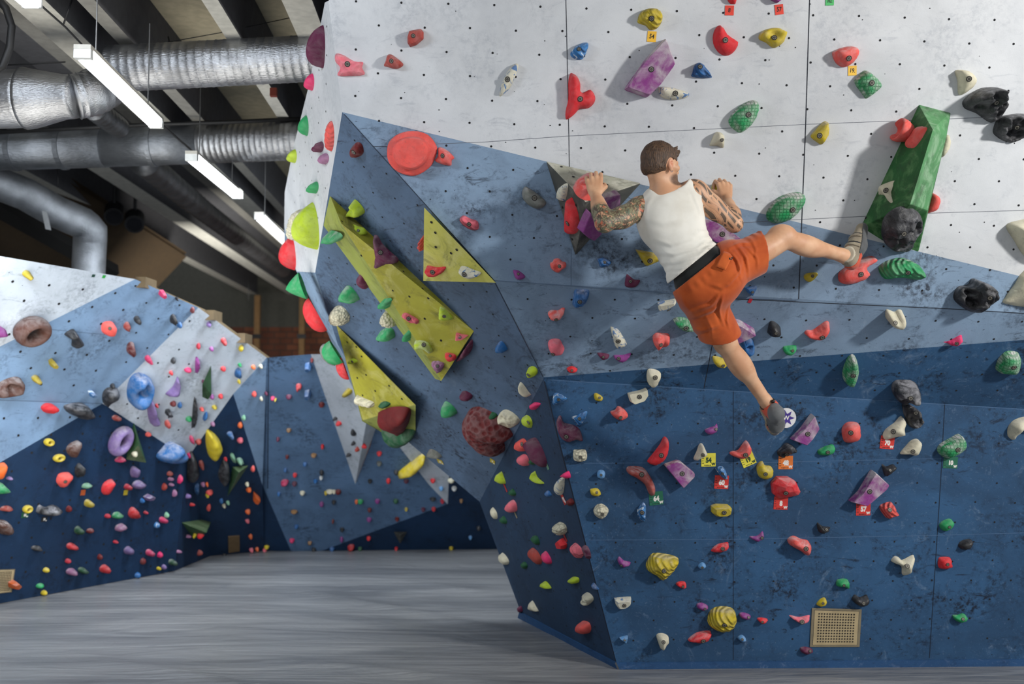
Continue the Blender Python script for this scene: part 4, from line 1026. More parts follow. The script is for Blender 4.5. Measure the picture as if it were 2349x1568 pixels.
black|18|rock|.7|2086,908|craggy rock|2051,900 2058,885 2075,882 2100,885 2112,898 2108,920 2095,928 2075,928 2058,920
black|13|rock|.6|2099,946|craggy rock|2075,930 2090,928 2108,940 2116,955 2122,970 2110,983 2095,982 2083,965
cream|8|fin|.35|2048,989|fish shaped|2028,1000 2035,985 2055,970 2070,955 2082,970 2075,985 2075,998 2060,1003 2035,1010
cream|8||.3|2094,1035|horn shaped|2068,1042 2080,1025 2095,1010 2110,1009 2112,1025 2103,1045 2090,1043
green|9|grid|.75|2197,1031|cross hatched|2154,1030 2162,1018 2185,1005 2203,996 2214,1010 2215,1028 2195,1045 2175,1052 2158,1042
cream|8|fin|.3|-|arched|2316,1000 2318,978 2335,962 2365,958 2365,990 2345,985 2335,1000 2328,1010
green|5||.2|2178,1208|bean shaped|2157,1203 2165,1195 2180,1190 2188,1197 2185,1210 2170,1219 2160,1213
black|5||.2|-|oval|2200,1252 2210,1240 2230,1238 2228,1255 2212,1262
lime|9|cup|.25|-|cup shaped|797,485 805,464 815,468 830,488 825,497 808,495 798,493
lime|4||.2|822,528|three cornered|809,516 820,520 835,525 840,537 826,541 818,532
plum|6||.3|873,578|three armed|855,545 865,543 875,560 895,580 912,595 908,605 885,608 858,617 859,590
green|8||.5|-|nose shaped|747,538 755,533 775,540 779,550 770,557 752,550
plum|6||.2|-|egg shaped|820,635 830,625 840,635 845,658 838,662 823,648
green|9||.6|-|nose shaped|782,680 785,665 795,660 808,672 819,692 800,692
cream|9|bumps|.1|-|popcorn|759,720 765,707 780,708 795,725 797,738 790,745 770,740
cream|8|bumps|.2|-|popcorn|876,728 882,715 895,722 905,735 908,748 890,745
green|6||.3|-|nose shaped|872,695 880,686 893,688 894,703 888,707 877,702
green|8||.5|-|nose shaped|865,770 870,762 885,755 897,760 901,778 885,779 870,776
green|6||.2|-|nose shaped|926,775 935,757 942,765 943,780 933,780
pink|4|ridge|.2|938,729|ridged strip|921,726 930,717 948,724 962,733 957,744 938,738
lime|5||.5|1019,725|three cornered|1008,705 1017,704 1028,715 1040,732 1025,735 1006,732
pink|4|wedge|.2|1055,773|triangular|1045,765 1060,768 1075,769 1060,780 1043,783
lime|6||.7|973,789|horn shaped|949,795 952,783 970,780 985,785 993,805 985,811 970,800 955,803
red|4||.35|1033,815|half moon|1020,812 1030,808 1047,812 1045,825 1033,830 1022,825
mauve|5|ridge|.5|1004,838|ridged|989,832 1005,826 1021,832 1015,848 1003,857 993,845
plum|7||.4|-|hidden|1048,822 1065,800 1078,782 1080,800 1070,818 1055,825
lime|4||.2|808,829|small|800,826 808,823 818,829 812,834 802,833
red|5||.35|994,622|half moon|977,612 1000,616 1020,615 1010,630 990,634 980,625
creamblue|5||.3|1072,621|dotted|1053,616 1062,613 1085,622 1101,628 1095,635 1078,638 1060,628
coral|5|ridge|.3|-|rolled|962,562 965,547 972,543 972,575 966,572
cream|5|ridge|.2|-|ribbed|815,908 822,910 840,918 855,925 852,935 835,930 820,925
darkgreen|5||.2|-|leaf shaped|870,926 882,922 893,928 882,936
darkred|12||.02|-|big smooth|864,960 880,948 905,942 935,945 940,960 932,985 920,993 900,980
darkgreen|12||.3|-|big domed|868,978 880,990 945,992 948,1005 925,1017 900,1017 880,1000
darkred|15|dimple|.12|-|huge cratered|1062,965 1070,947 1090,942 1120,955 1145,975 1168,1005 1160,1015 1148,1018 1150,1042 1135,1047 1110,1035 1085,1010 1068,985
cream|5|rock|.1|-|pitted plate shaped|1140,957 1155,942 1175,950 1190,968 1170,983 1150,972
darkgreen|5||.1|-|round|1118,955 1124,948 1134,950 1138,957 1128,963 1120,961
green|7||.4|-|nose shaped|1012,945 1016,925 1030,930 1045,950 1030,957 1018,953
plum|5||.2|-|pod shaped|1056,903 1065,899 1080,908 1078,918 1063,915
cream|4||.3|-|thin three cornered|1190,880 1197,882 1210,900 1216,908 1205,908 1192,895
blue|5||.3|-|fin shaped|1138,793 1148,785 1161,803 1155,808 1140,805
grey|5||.5|-|chalky|979,1040 985,1032 1000,1038 1012,1050 1000,1050 983,1045
yellow|14||.3|-|banana shaped|910,1092 935,1070 965,1045 977,1052 955,1078 925,1092
brown|22|ring|.5|-|thick|27,752 35,722 58,714 85,727 103,750 92,775 65,786 38,775
purple|9||.2|-|rounded|-20,750 0,750 18,762 10,770 -20,772
black|9||.2|-|S shaped|151,771 160,762 172,758 180,768 185,778 192,785 180,795 168,797 168,785 165,778
coral|9||.1|251,752|rounded|236,755 240,743 257,740 266,748 262,765 250,771 239,766
brown|14|cup|.35|-|trumpet shaped|-10,893 20,875 45,870 57,880 50,900 25,908 -10,910
red|9||.1|-|oval|98,935 108,926 125,928 133,940 120,949 105,946
black|13||.6|-|pebble shaped|153,932 175,926 195,926 208,940 215,955 200,964 175,955 158,945
black|11||.5|-|hollow|238,905 250,893 272,895 272,910 255,922 247,934 238,925
blue|22|cup|.5|-|big conch shaped|297,905 305,875 325,863 350,875 354,895 340,925 318,937 302,930
lilac|9||.2|-|crescent|382,906 400,888 410,866 413,895 405,907 390,908
lilac|9||.3|-|slanted|340,935 350,920 358,935 362,955 368,968 355,976 345,970
lilac|16|ring|.5|-|tall|241,1010 248,985 270,974 290,975 292,1000 282,1025 262,1040 246,1035
red|7||.2|-|leaf shaped|236,1128 240,1110 255,1100 262,1103 255,1125 245,1136
coral|8||.1|149,1104|rounded|133,1100 140,1087 160,1084 165,1092 155,1110 145,1119 135,1110
orange|8||.1|-|cut off|-15,1075 0,1065 15,1063 12,1085 4,1100 -15,1095
green|8||.5|-|domed|-15,1108 5,1108 18,1118 25,1130 -15,1132
black|12||.8|-|saddle shaped|88,1175 95,1160 108,1165 125,1160 138,1165 128,1178 112,1183 95,1180
brown|9||.5|-|hooked|-15,1195 15,1195 30,1210 28,1225 15,1228 0,1222
brown|9||.4|-|pointed|156,1030 165,1018 184,1012 180,1035 172,1050 160,1043
blue|20||.5|-|big domed|368,1050 380,1032 398,1014 415,1025 425,1045 412,1062 385,1063
yellow|14||.1|-|big shield shaped|476,995 483,991 500,1005 510,1025 500,1045 488,1056 480,1045 475,1020
black|12||.3|-|cone shaped|424,1092 432,1060 440,1040 450,1055 458,1085 450,1100 435,1103
black|10||.5|-|cone shaped|502,1090 508,1070 517,1055 526,1070 527,1095 515,1115 505,1105
black|6||.3|-|long blade shaped|444,930 448,912 453,935 451,965 441,985 442,955
purple|6||.2|-|half round|450,822 457,825 459,840 455,852 449,856
orange|7|wedge|.1|-|three sided|584,1133 598,1145 591,1157 583,1153
"""
TORUS = {'thick', 'tall'}
for ln in MAIN.strip().split('\n'):
    c, h, st, ck, bo, ds, pts = ln.split('|')
    ol = O(pts); bt = None if bo == '-' else tuple(float(t) for t in bo.split(','))
    if st == 'ring': continue
    make_hold(ol, c, float(h) / 100, st, bt, ds, float(ck), parts=True)
# ring shaped holds
def ring_hold(cx_, cy_, rx, ry, rot, h, col, desc, chalk=.5, hole=.36):
    q = cast(cx_, cy_); loc, n, zone = q
    U1 = Vector((0, 0, 1)).cross(n).normalized(); V1 = n.cross(U1); s = loc.y / FPX
    vs = []; fs = []; NU, NV = 32, 12
    for i in range(NU):
        a_ = 2 * math.pi * i / NU
        for j in range(NV):
            b2 = 2 * math.pi * j / NV; rr = (1 + hole) / 2 + (1 - hole) / 2 * math.cos(b2)
            x = rr * rx * s * math.cos(a_); y = rr * ry * s * math.sin(a_)
            x, y = x * math.cos(rot) - y * math.sin(rot), x * math.sin(rot) + y * math.cos(rot)
            vs.append((x, y, h * .45 + h * .5 * math.sin(b2)))
            fs.append((i * NV + j, ((i + 1) % NU) * NV + j, ((i + 1) % NU) * NV + (j + 1) % NV, i * NV + (j + 1) % NV))
    o = mesh_obj('climbing_hold', vs, fs, hold_mat(col, chalk), smooth=True, loc=loc, rot=Matrix((U1, V1, n)).transposed().to_quaternion())
    HOLDS.append(dict(o=o, x=cx_, y=cy_, zone=zone, col=CNAME.get(col, col), desc=desc, size=2 * rx * s, px=rx * 2))
def bowl_hold(cx_, cy_, rx, ry, rot, h, col, desc, chalk=.4):
    q = cast(cx_, cy_); loc, n, zone = q; U1 = Vector((0, 0, 1)).cross(n).normalized(); V1 = n.cross(U1); s = loc.y / FPX; NA = 36
    prof = [(.55, 0), (.80, .25), (.97, .62), (1.0, .82), (.96, .96), (.88, 1.0), (.78, .93), (.66, .72), (.45, .50), (.2, .42)]; vs = []; fs = []
    for r_, z_ in prof:
        for j in range(NA):
            a_ = 2 * math.pi * j / NA; x, y = r_ * rx * s * math.cos(a_), r_ * ry * s * math.sin(a_)
            vs.append((x * math.cos(rot) - y * math.sin(rot), x * math.sin(rot) + y * math.cos(rot), h * z_ * (1 + .15 * math.cos(a_))))
    for i in range(len(prof) - 1):
        for j in range(NA): fs.append((i * NA + j, i * NA + (j + 1) % NA, (i + 1) * NA + (j + 1) % NA, (i + 1) * NA + j))
    fs.append(tuple((len(prof) - 1) * NA + j for j in range(NA)))
    o = mesh_obj('climbing_hold', vs, fs, hold_mat(col, chalk), smooth=True, loc=loc, rot=Matrix((U1, V1, n)).transposed().to_quaternion())
    b = bpy.data.objects.new('bolt', bolt_mesh()); link(b, o); b.location = (0, 0, h * .43)
    HOLDS.append(dict(o=o, x=cx_, y=cy_, zone=zone, col=CNAME.get(col, col), desc=desc, size=2 * rx * s, px=rx * 2))
bowl_hold(2088, 308, 36, 27, -.2, .09, 'coral', 'deep cup shaped')
ring_hold(64, 749, 41, 34, .45, .16, 'brown', 'thick ring shaped', .22, .42)
ring_hold(267, 1007, 24, 36, -.35, .14, 'lilac', 'tall ring shaped', .45, .34)
ring_hold(108, 1012, 12, 9, -.2, .06, 'yellow', 'ring shaped', .3, .3)
ring_hold(131, 1048, 14, 9, .1, .06, 'yellow', 'ring shaped', .4, .3)
ring_hold(59, 1165, 11, 9, .1, .06, 'yellow', 'ring shaped', .4, .3)
# holds on the narrow side, seen in profile: (x, y, half width px, half height px, rotation, height m, colour, style)
SIDE = [(741, 107, 5, 50, 0, .16, 'plum', 'prof', 'tall teardrop'), (716, 188, 5, 20, 0, .08, 'hotpink', 'prof', 'rounded'), (703, 288, 5, 24, -.05, .09, 'green', 'prof', 'nose shaped'),
        (736, 337, 7, 13, .1, .10, 'plum', 'cup', 'hollow tube'), (746, 364, 9, 13, .1, .06, 'mauve', '', 'round'), (676, 358, 5, 16, 0, .09, 'lime', 'prof', 'hooked'),
        (760, 312, 7, 35, 0, .05, 'coral', 'ridge', 'saw toothed'), (725, 430, 6, 14, .1, .10, 'green', 'prof', 'nose shaped'), (722, 518, 9, 55, -.1, .26, 'lime', 'prof', 'big fin shaped'),
        (700, 515, 7, 38, 0, .20, 'cream', 'bumps', 'popcorn'), (672, 580, 6, 40, -.1, .18, 'red', 'prof', 'big fin shaped')]
def ell(x, y, rx, ry, rot, k=9, irr=.0):
    return [(x + rx * math.cos(t) * math.cos(rot) * (1 + random.uniform(-irr, irr)) - ry * math.sin(t) * math.sin(rot) * (1 + random.uniform(-irr, irr)),
             y + rx * math.cos(t) * math.sin(rot) + ry * math.sin(t) * math.cos(rot)) for t in [2 * math.pi * i / k for i in range(k)]]
for x, y, rx, ry, rot, h, c, st, ds in SIDE:
    make_hold(ell(x, y, rx, ry, rot, 10), c, h * .6, st, None, ds, .25, tilt=-.3, center=(min(x, 770), y))
# big blobs on the lower left rim, built as free domes facing left and down
def rim_blob(base, tip, w, col, label_desc, chalk=.15, bulge=1.0, round_=False):
    """base: two rim pixels + depth, tip pixel; a lofted dome"""
    (x0, y0), (x1, y1), Y = base
    A, B = P(x0, y0, Y), P(x1, y1, Y + .12); T = P(*tip, Y + .05); mid = (A + B) / 2; ax = (B - A).normalized(); out = (T - mid); ln = out.length; out.normalize()
    sd = ax.cross(out).normalized(); vs = []; fs = []; NR, NA = 9, 20; hl = (B - A).length / 2
    off = (T - mid).dot(ax)
    for i in range(NR + 1):
        t = i / NR; k = math.sqrt(max(0, 1 - t ** 2)) if round_ else (1 - t) ** .8 * .92 + .08 * (1 - t ** 4)
        for j in range(NA):
            a_ = 2 * math.pi * j / NA
            vs.append(mid + ax * (hl * k * math.cos(a_)) + sd * (w * k * math.sin(a_)) + out * (ln * t) )
    for i in range(NR):
        for j in range(NA): fs.append((i * NA + j, i * NA + (j + 1) % NA, (i + 1) * NA + (j + 1) % NA, (i + 1) * NA + j))
    fs.append(tuple(NR * NA + j for j in range(NA)))
    vs = [v - mid for v in vs]
    o = mesh_obj('climbing_hold', vs, fs, hold_mat(col, chalk), smooth=True, loc=mid)
    HOLDS.append(dict(o=o, x=tip[0], y=tip[1], zone='ws', col=CNAME.get(col, col), desc=label_desc, size=.25, px=60))
rim_blob(((684, 628), (706, 682), 6.95), (655, 664), .10, 'green', 'big fin shaped', .35)
rim_blob(((708, 684), (750, 756), 7.05), (702, 738), .12, 'red', 'big fin shaped', .15, round_=True)
rim_blob(((757, 785), (788, 828), 7.2), (742, 822), .10, 'green', 'big domed', .3, round_=True)
rim_blob(((750, 790), (770, 835), 7.3), (735, 812), .07, 'grey', 'round', .6, round_=True)
rim_blob(((784, 824), (800, 865), 7.25), (772, 850), .08, 'red', 'round', .3, round_=True)

# ---- small background holds: x y half-width half-height colour [rotation]
BG = """64 631 11 9 yellow;293 750 8 11 brick;316 735 8 9 black;375 677 8 9 hotpink;398 733 8 12 black;303 802 11 17 darkred;341 825 8 9 hotpink;125 837 9 10 yellow;84 871 10 9 yellow
214 905 9 7 whiteblue;257 883 5 6 black;396 825 5 8 black;391 853 4 5 red;358 928 3 4 red;396 924 7 7 darkred;389 950 8 8 black;268 959 8 8 brick;385 973 7 9 coral
308 1038 7 6 cream;277 1054 11 7 hotpink -.4;310 1083 9 15 lilac;20 1096 7 4 lilac;184 1080 10 19 black;199 1114 11 6 mint -.4;204 1155 9 10 yellow;319 1112 14 10 lilac -.5;294 1117 7 8 crimson
345 1142 11 8 lilac -.4;324 1147 4 6 blue;156 1166 6 8 darkred;16 1167 15 7 brick;245 1182 7 5 crimson;270 1182 12 8 green;308 1177 11 15 red;332 1174 4 4 crimson;182 1217 9 11 darkgreen;205 1216 9 6 darkred
277 1210 13 8 mauve -.6;263 1241 5 4 crimson;86 1258 13 7 black;166 1254 12 9 red;296 1263 9 11 lilac .5;345 1268 8 9 hotpink;365 1271 6 7 hotpink;227 1276 5 7 darkred;326 1286 6 8 darkred;154 1285 6 6 crimson
104 1306 7 6 yellow;166 1312 12 9 mauve;191 1309 11 8 darkgreen;241 1305 9 12 red .7;314 1318 7 7 blue;362 1302 4 4 yellow;374 1299 5 6 lilac;36 1343 13 11 orange;90 1342 9 6 green;99 1358 7 6 yellow
338 995 6 6 coral;388 1085 7 6 brick;390 1097 7 5 mauve;375 1115 5 9 brick .5;380 1180 4 7 mint;375 1193 8 8 hotpink;358 1203 6 7 whiteblue;355 965 4 5 lilac
411 744 5 7 blue;440 709 4 8 darkred -.5;404 683 3 4 black;478 742 5 7 lilac;454 792 4 8 crimson;484 798 5 5 purple;514 784 7 8 red;552 797 5 9 yellow;430 847 9 6 hotpink;549 835 4 4 green;580 840 5 5 orange
597 838 4 5 cream;511 844 6 6 red;547 857 8 13 blue .3;547 873 3 5 yellow;485 908 5 6 purple;505 907 5 6 red;465 873 3 4 plum;411 927 4 8 blue;432 959 7 7 green;462 936 5 4 coral;491 932 6 5 yellow;470 953 4 13 blue .2
487 970 5 5 mauve;550 973 5 8 orange;558 956 4 7 mint;582 902 5 7 coral;609 900 3 4 plum;598 912 3 5 cream;626 911 5 4 hotpink;632 914 3 3 yellow;663 908 7 6 plum;685 888 8 7 red;705 908 9 10 blue;706 845 9 9 blue
716 824 4 6 darkred;738 926 7 7 darkred;441 1010 6 11 hotpink;454 1011 7 7 brick;550 1008 7 7 pink;529 998 8 7 blue;434 1042 7 7 hotpink;463 1067 7 10 brick;516 1050 4 4 red;536 1052 6 13 mint -.3;551 1058 8 7 mint;579 1073 4 8 coral
566 1108 4 5 cream;570 1121 6 6 orange;568 1171 6 6 orange;567 1192 5 4 pink;574 1228 4 6 orange;576 1259 5 5 pink;589 1257 4 5 orange;608 1259 5 5 pink;612 1252 6 4 yellow;455 1267 6 7 brick;491 1279 5 5 red;407 1264 5 4 mauve
461 1225 10 5 red -.3;448 1224 4 4 yellow;429 1229 5 4 mauve;411 1098 5 11 hotpink .5;465 1108 5 5 mauve;474 1108 3 4 orange;453 1122 6 13 blue;428 1137 5 6 lilac;480 1127 8 7 coral;475 1133 4 6 yellow;437 1156 4 4 red;478 1162 4 10 coral -.3
507 1146 4 7 blue;513 1157 4 4 cream;522 1150 4 4 mint;398 1130 4 9 mauve .5;514 1271 5 4 black;391 1110 6 4 mauve;397 1290 9 8 darkgreen
638 1005 4 5 plum;663 984 6 4 ochre;740 1022 4 6 red;720 1042 7 5 ochre .5;659 1045 4 4 darkred;677 1087 5 5 red;653 1107 11 6 hotpink -.1;676 1107 6 6 plum;694 1128 6 5 cream;738 1082 5 8 black;737 1093 4 3 white;757 1125 9 5 cream .4
748 1128 4 4 yellow;776 1126 7 7 darkred;738 1154 5 7 purple;766 1149 5 5 black;675 1171 8 4 ochre;680 1205 5 4 blue;764 1193 3 5 darkred;785 1212 5 5 black;784 1235 4 8 purple;670 1237 6 5 hotpink;711 1242 5 3 ochre;720 1258 5 5 black
762 1257 6 5 blue;805 1256 10 6 red;796 901 9 9 yellow;779 969 8 6 red;771 958 5 4 black;813 990 5 9 black;813 1014 4 5 black;802 1041 7 4 black;832 1021 4 6 red;822 1028 4 6 brick;870 1038 6 6 red;870 1061 6 6 grey;909 1081 6 6 black
891 1101 5 7 red;932 1101 6 5 plum;849 1101 5 5 black;993 1100 6 5 red;993 1142 7 4 black;1015 1147 5 6 crimson;995 1165 5 5 red;971 1166 5 5 plum;932 1165 4 3 yellow;908 1147 6 6 darkgreen;866 1147 6 6 purple;848 1167 5 5 darkred
827 1148 7 6 green;818 1148 4 5 orange;847 1189 6 5 purple;911 1188 5 5 darkred;846 1232 5 5 red;909 1256 4 4 red;1035 1100 8 6 cream;1042 1118 6 6 white;1058 1146 4 4 ochre;1098 1209 5 5 black;1079 1230 4 4 lightblue;1035 1255 5 4 yellow
826 1256 5 4 darkgreen;767 1125 4 4 cream;1012 1118 5 5 lightblue;640 1130 4 4 blue;700 1062 5 4 blue;724 1101 5 4 blue;655 1075 4 4 blue"""
small = []
for it in BG.replace('\n', ';').split(';'):
    t = it.split(); x, y, rx, ry = (float(v) for v in t[:4]); small.append((x, y, rx, ry, t[4], float(t[5]) if len(t) > 5 else random.uniform(-.3, .3)))
small.sort(key=lambda t: -t[2] * t[3])
ROOM = 300 - len(HOLDS) - 2
SHP = ['round', 'lumpy', 'pod shaped', 'blocky']
for x, y, rx, ry, c, rot in small[:ROOM]:
    r = rx / ry; ds = 'slim' if r < .62 else 'flat' if r > 1.5 else random.choice(SHP)
    st = {'blocky': 'wedge', 'lumpy': 'lobes'}.get(ds, '')
    make_hold(ell(x, y, rx * .9, ry * .9, rot, 5 if ds == 'blocky' else 7, .14), c, .035 + .006 * min(rx, ry) * .9, st, None, ds, random.choice((.3, .5)), res=3, parts=False)
rest = MB(); rm = []
for x, y, rx, ry, c, rot in small[ROOM:]:
    q = cast(x, y)
    if q is None: continue
    loc, n, z = q; s = loc.y / FPX; u = Vector((0, 0, 1)).cross(n).normalized(); v = n.cross(u)
    k = hold_mat(c, .2)
    if k not in rm: rm.append(k)
    NA = 8; vs = []; fs = []
    for i in range(4):
        t = i / 3.2; kk = math.sqrt(1 - t * t)
        for j in range(NA): a_ = 2 * math.pi * j / NA; vs.append(loc + u * (rx * s * kk * math.cos(a_)) + v * (ry * s * kk * math.sin(a_)) + n * (.05 * t))
    for i in range(3):
        for j in range(NA): fs.append((i * NA + j, i * NA + (j + 1) % NA, (i + 1) * NA + (j + 1) % NA, (i + 1) * NA + j))
    fs.append(tuple(3 * NA + j for j in range(NA))); rest.add(vs, fs, rm.index(k))
if rest.v:
    o = rest.build('small_climbing_holds', rm, None, True); tag(o, 'tiniest coloured climbing holds scattered over the far left and back walls', 'climbing holds', None, 'stuff')

# ---- labels: size, colour and shape, the wall it is on, and a neighbour or an order when that is not enough
def szw(h):
    return 'tiny' if h['size'] < .07 else 'small' if h['size'] < .12 else 'medium' if h['size'] < .2 else 'large'
for h in HOLDS:
    d = h['desc'].replace('cut off', 'partly visible').replace('hidden', 'half hidden').strip()
    sz = '' if d.split()[0] in ('big', 'huge', 'small', 'large', 'tall', 'thick') else szw(h) + ' '
    h['k'] = f"{sz}{d} {h['col']} hold"
    h['base'] = f"{h['k']} on the {ZN[h['zone']]}" if h['zone'] != 'vo' else f"{h['k']} on a plywood volume"
from collections import Counter, defaultdict
def wc(s): return len(s.replace('-', ' ').split())
cnt = Counter(h['base'] for h in HOLDS)
cb = Counter(h['k'] for h in HOLDS)
lab = {}
used = set()
for h in HOLDS:
    if cnt[h['base']] == 1: h['label'] = h['base']; used.add(h['base'])
for h in HOLDS:
    if 'label' in h: continue
    near = sorted((g for g in HOLDS if g is not h and cb[g['k']] == 1), key=lambda g: (g['x'] - h['x']) ** 2 + (g['y'] - h['y']) ** 2)[:8]
    for g in near:
        dx, dy = h['x'] - g['x'], h['y'] - g['y']
        rel = ('right of' if dx > 0 else 'left of') if abs(dx) > abs(dy) else ('below' if dy > 0 else 'above')
        s = f"{h['k']} just {rel} the {g['k']}"
        if s not in used and wc(s) <= 16: h['label'] = s; used.add(s); break
grp = defaultdict(list)
for h in HOLDS:
    if 'label' not in h: grp[h['base']].append(h)
ORD = ['first', 'second', 'third', 'fourth', 'fifth', 'sixth', 'seventh', 'eighth', 'ninth', 'tenth']
for b0, hs in grp.items():
    for i, h in enumerate(sorted(hs, key=lambda t: t['x'])): h['label'] = f"{b0}, {ORD[i]} from the left"
GN = dict(wu='climbing holds on the white upper panel', pb='climbing holds on the pale blue band', nf='climbing holds on the navy front wall', ov='climbing holds on the blue overhang', ws='climbing holds on the narrow white side',
          ns='climbing holds on the navy side wall', vo='climbing holds on the plywood volumes')
for h in HOLDS:
    tag(h['o'], h['label'], 'climbing hold', GN.get(h['zone'], 'climbing holds on the left wall' if h['zone'][0] == 'l' else 'climbing holds on the back wall'))

# ================================================================== ROUTE TAGS
def text_obj(s, size, mat, parent, loc, rot=0, name='number', bold=0, sx=1.0):
    cu = bpy.data.curves.new('t', 'FONT'); cu.body = s; cu.size = size; cu.align_x = 'CENTER'; cu.align_y = 'CENTER'; cu.offset = bold; cu.extrude = .0004
    t = bpy.data.objects.new('t', cu); COL.objects.link(t); dg = bpy.context.evaluated_depsgraph_get(); me = bpy.data.meshes.new_from_object(t.evaluated_get(dg))
    bpy.data.objects.remove(t); bpy.data.curves.remove(cu)
    me.materials.clear(); me.materials.append(mat); o = bpy.data.objects.new(name, me); link(o, parent); o.location = loc; o.rotation_euler = (0, 0, rot); o.scale = (sx, 1, 1); return o
ink = plain('ink_black', (24, 24, 26), .7); inkw = plain('ink_white', (235, 232, 226), .7); inkg = plain('ink_green', (18, 60, 40), .7)
def route_tag(x, y, wpx, hpx, rot, col, num, label, printed=True, zoff=.002, at=None):
    q = cast(*(at or (x, y)))
    if q is None: return None
    loc, n, zone = q; pl = (loc, n); c = hit(pl, x, y) + n * zoff
    U1 = Vector((0, 0, 1)).cross(n).normalized(); V1 = n.cross(U1); s = c.y / FPX
    U2 = U1 if U1.x > 0 else -U1; V2 = n.cross(U2)
    w, h = wpx * s / 2, hpx * s / 2
    mb = MB(); mb.aabox((-w, -h, 0), (w, h, .001)); o = mb.build('route_tag', plain('card_' + '_'.join(map(str, col)), col, .6)); o.location = c
    o.rotation_mode = 'QUATERNION'; o.rotation_quaternion = Matrix((U2, V2, n)).transposed().to_quaternion() @ Matrix.Rotation(rot, 3, 'Z').to_quaternion()
    tag(o, label, 'number tag', 'numbered route tags on the walls')
    if not num: return o
    if printed:
        dark = col[0] > 200 and col[1] > 180
        text_obj(num, h * 1.0, inkg if dark else inkw, o, (w * .02, -h * .08, .0015), 0, 'number', .0024, .82)
        text_obj('W', h * .5, inkg if dark else inkw, o, (w * .68, -h * .66, .0015), 0, 'emblem', .0015)
        b = MB()
        for k in range(4):
            b.aabox((-w * .92, h * (.55 - .36 * k), .0011), (-w * (.92 - random.uniform(.18, .4)), h * (.63 - .36 * k), .0014))
        for k in range(5): b.aabox((-w * .6 + w * .2 * k, -h * random.uniform(.84, .9), .0011), (-w * .6 + w * (.2 * k + .13), -h * .74, .0014))
        b.build('handwriting', ink, o)['kind'] = 'stuff'
    else: text_obj(num, h * 1.25, ink, o, (0, 0, .0015), -.08, 'number', .0004, .8)
    return o
YEL, ORG, RED_, GRN, ORB = (226, 216, 70), (216, 68, 40), (206, 50, 42), (26, 104, 78), (222, 118, 44)
route_tag(1495, 84, 21, 24, -.07, (240, 186, 50), '54', 'handwritten yellow tag 54 under the ribbed yellow hold', False)
route_tag(1673, 24, 21, 22, .0, (220, 60, 40), '8', 'handwritten red tag 8 at the top edge of the white panel', False)
route_tag(1787, 22, 20, 23, .14, (220, 60, 40), '57', 'handwritten red tag 57 at the top edge of the white panel', False)
route_tag(1903, 2, 20, 21, .03, (70, 180, 100), '10.', 'handwritten green tag 10 cut by the top of the picture', False)
route_tag(1955, 162, 20, 22, .05, (236, 190, 62), '19.', 'handwritten yellow tag 19 under the rounded coral hold', False)
route_tag(1625, 1054, 33, 31, .02, YEL, '54', 'printed yellow tag 54 beside the cream horn shaped hold')
route_tag(1715, 1053, 32, 30, .42, YEL, '19', 'tilted printed yellow tag 19 behind the coral jug hold')
route_tag(1505, 1142, 32, 31, .1, GRN, '64', 'printed green tag 64 at the tip of the banana shaped hold')
route_tag(1655, 1105, 32, 31, -.04, RED_, '60', 'printed red tag 60 under the ridged white and blue hold')
route_tag(1802, 1060, 33, 31, 0, ORB, '48', 'printed orange tag 48 under the small black rock hold')
route_tag(1791, 1153, 32, 30, -.04, RED_, '8', 'printed red tag 8 under the faceted red hold')
route_tag(1980, 1166, 33, 31, .02, RED_, '57', 'printed red tag 57 under the purple slab hold')
route_tag(2035, 1014, 32, 30, -.08, RED_, '70', 'printed red tag 70 under the cream fish shaped hold')
route_tag(2180, 1060, 33, 27, -.04, GRN, '10', 'printed dark green tag 10 under the cross hatched green hold')
route_tag(1010, 1058, 18, 14, -.3, (200, 180, 50), '54', 'small yellow tag 54 low on the blue overhang')
route_tag(1130, 1057, 14, 16, -.7, (200, 180, 50), '7', 'small yellow tag below the huge cratered red hold')
route_tag(1293, 1144, 14, 26, .35, RED_, '60', 'slanted red tag on the navy side wall under the blade shaped hold')
route_tag(1160, 1118, 7, 20, .35, (170, 40, 36), '', 'narrow red tag under the lime leaf shaped hold')
route_tag(1184, 1181, 6, 14, .35, (150, 140, 110), '', 'narrow beige tag under the pink egg shaped hold')
route_tag(1297, 1232, 9, 20, .35, (150, 36, 40), '', 'narrow dark red tag under the cream popcorn hold on the navy side wall')
route_tag(1254, 1064, 12, 26, .35, (90, 130, 110), '', 'narrow pale green tag beside the long sausage shaped plum hold')
route_tag(1721, 688, 8, 14, -.3, (180, 30, 50), '', 'scrap of red tape below the triangular blue hold')
route_tag(57, 1180, 17, 14, 0, (30, 90, 60), '22', 'green tag 22 under a yellow ring shaped hold')
route_tag(101, 1190, 15, 12, 0, (24, 28, 34), '19', 'black tag 19 under the saddle shaped black hold')
route_tag(190, 1129, 12, 13, 0, (190, 90, 40), '', 'orange tag under a flat mint green hold')
route_tag(288, 1129, 11, 12, 0, (190, 170, 40), '', 'yellow tag under a small crimson hold')
route_tag(214, 632, 8, 7, 0, (20, 60, 50), '', 'dark green tag at the top of the left wall')
route_tag(238, 634, 8, 8, 0, (40, 150, 60), '', 'bright green tag at the top of the left wall')

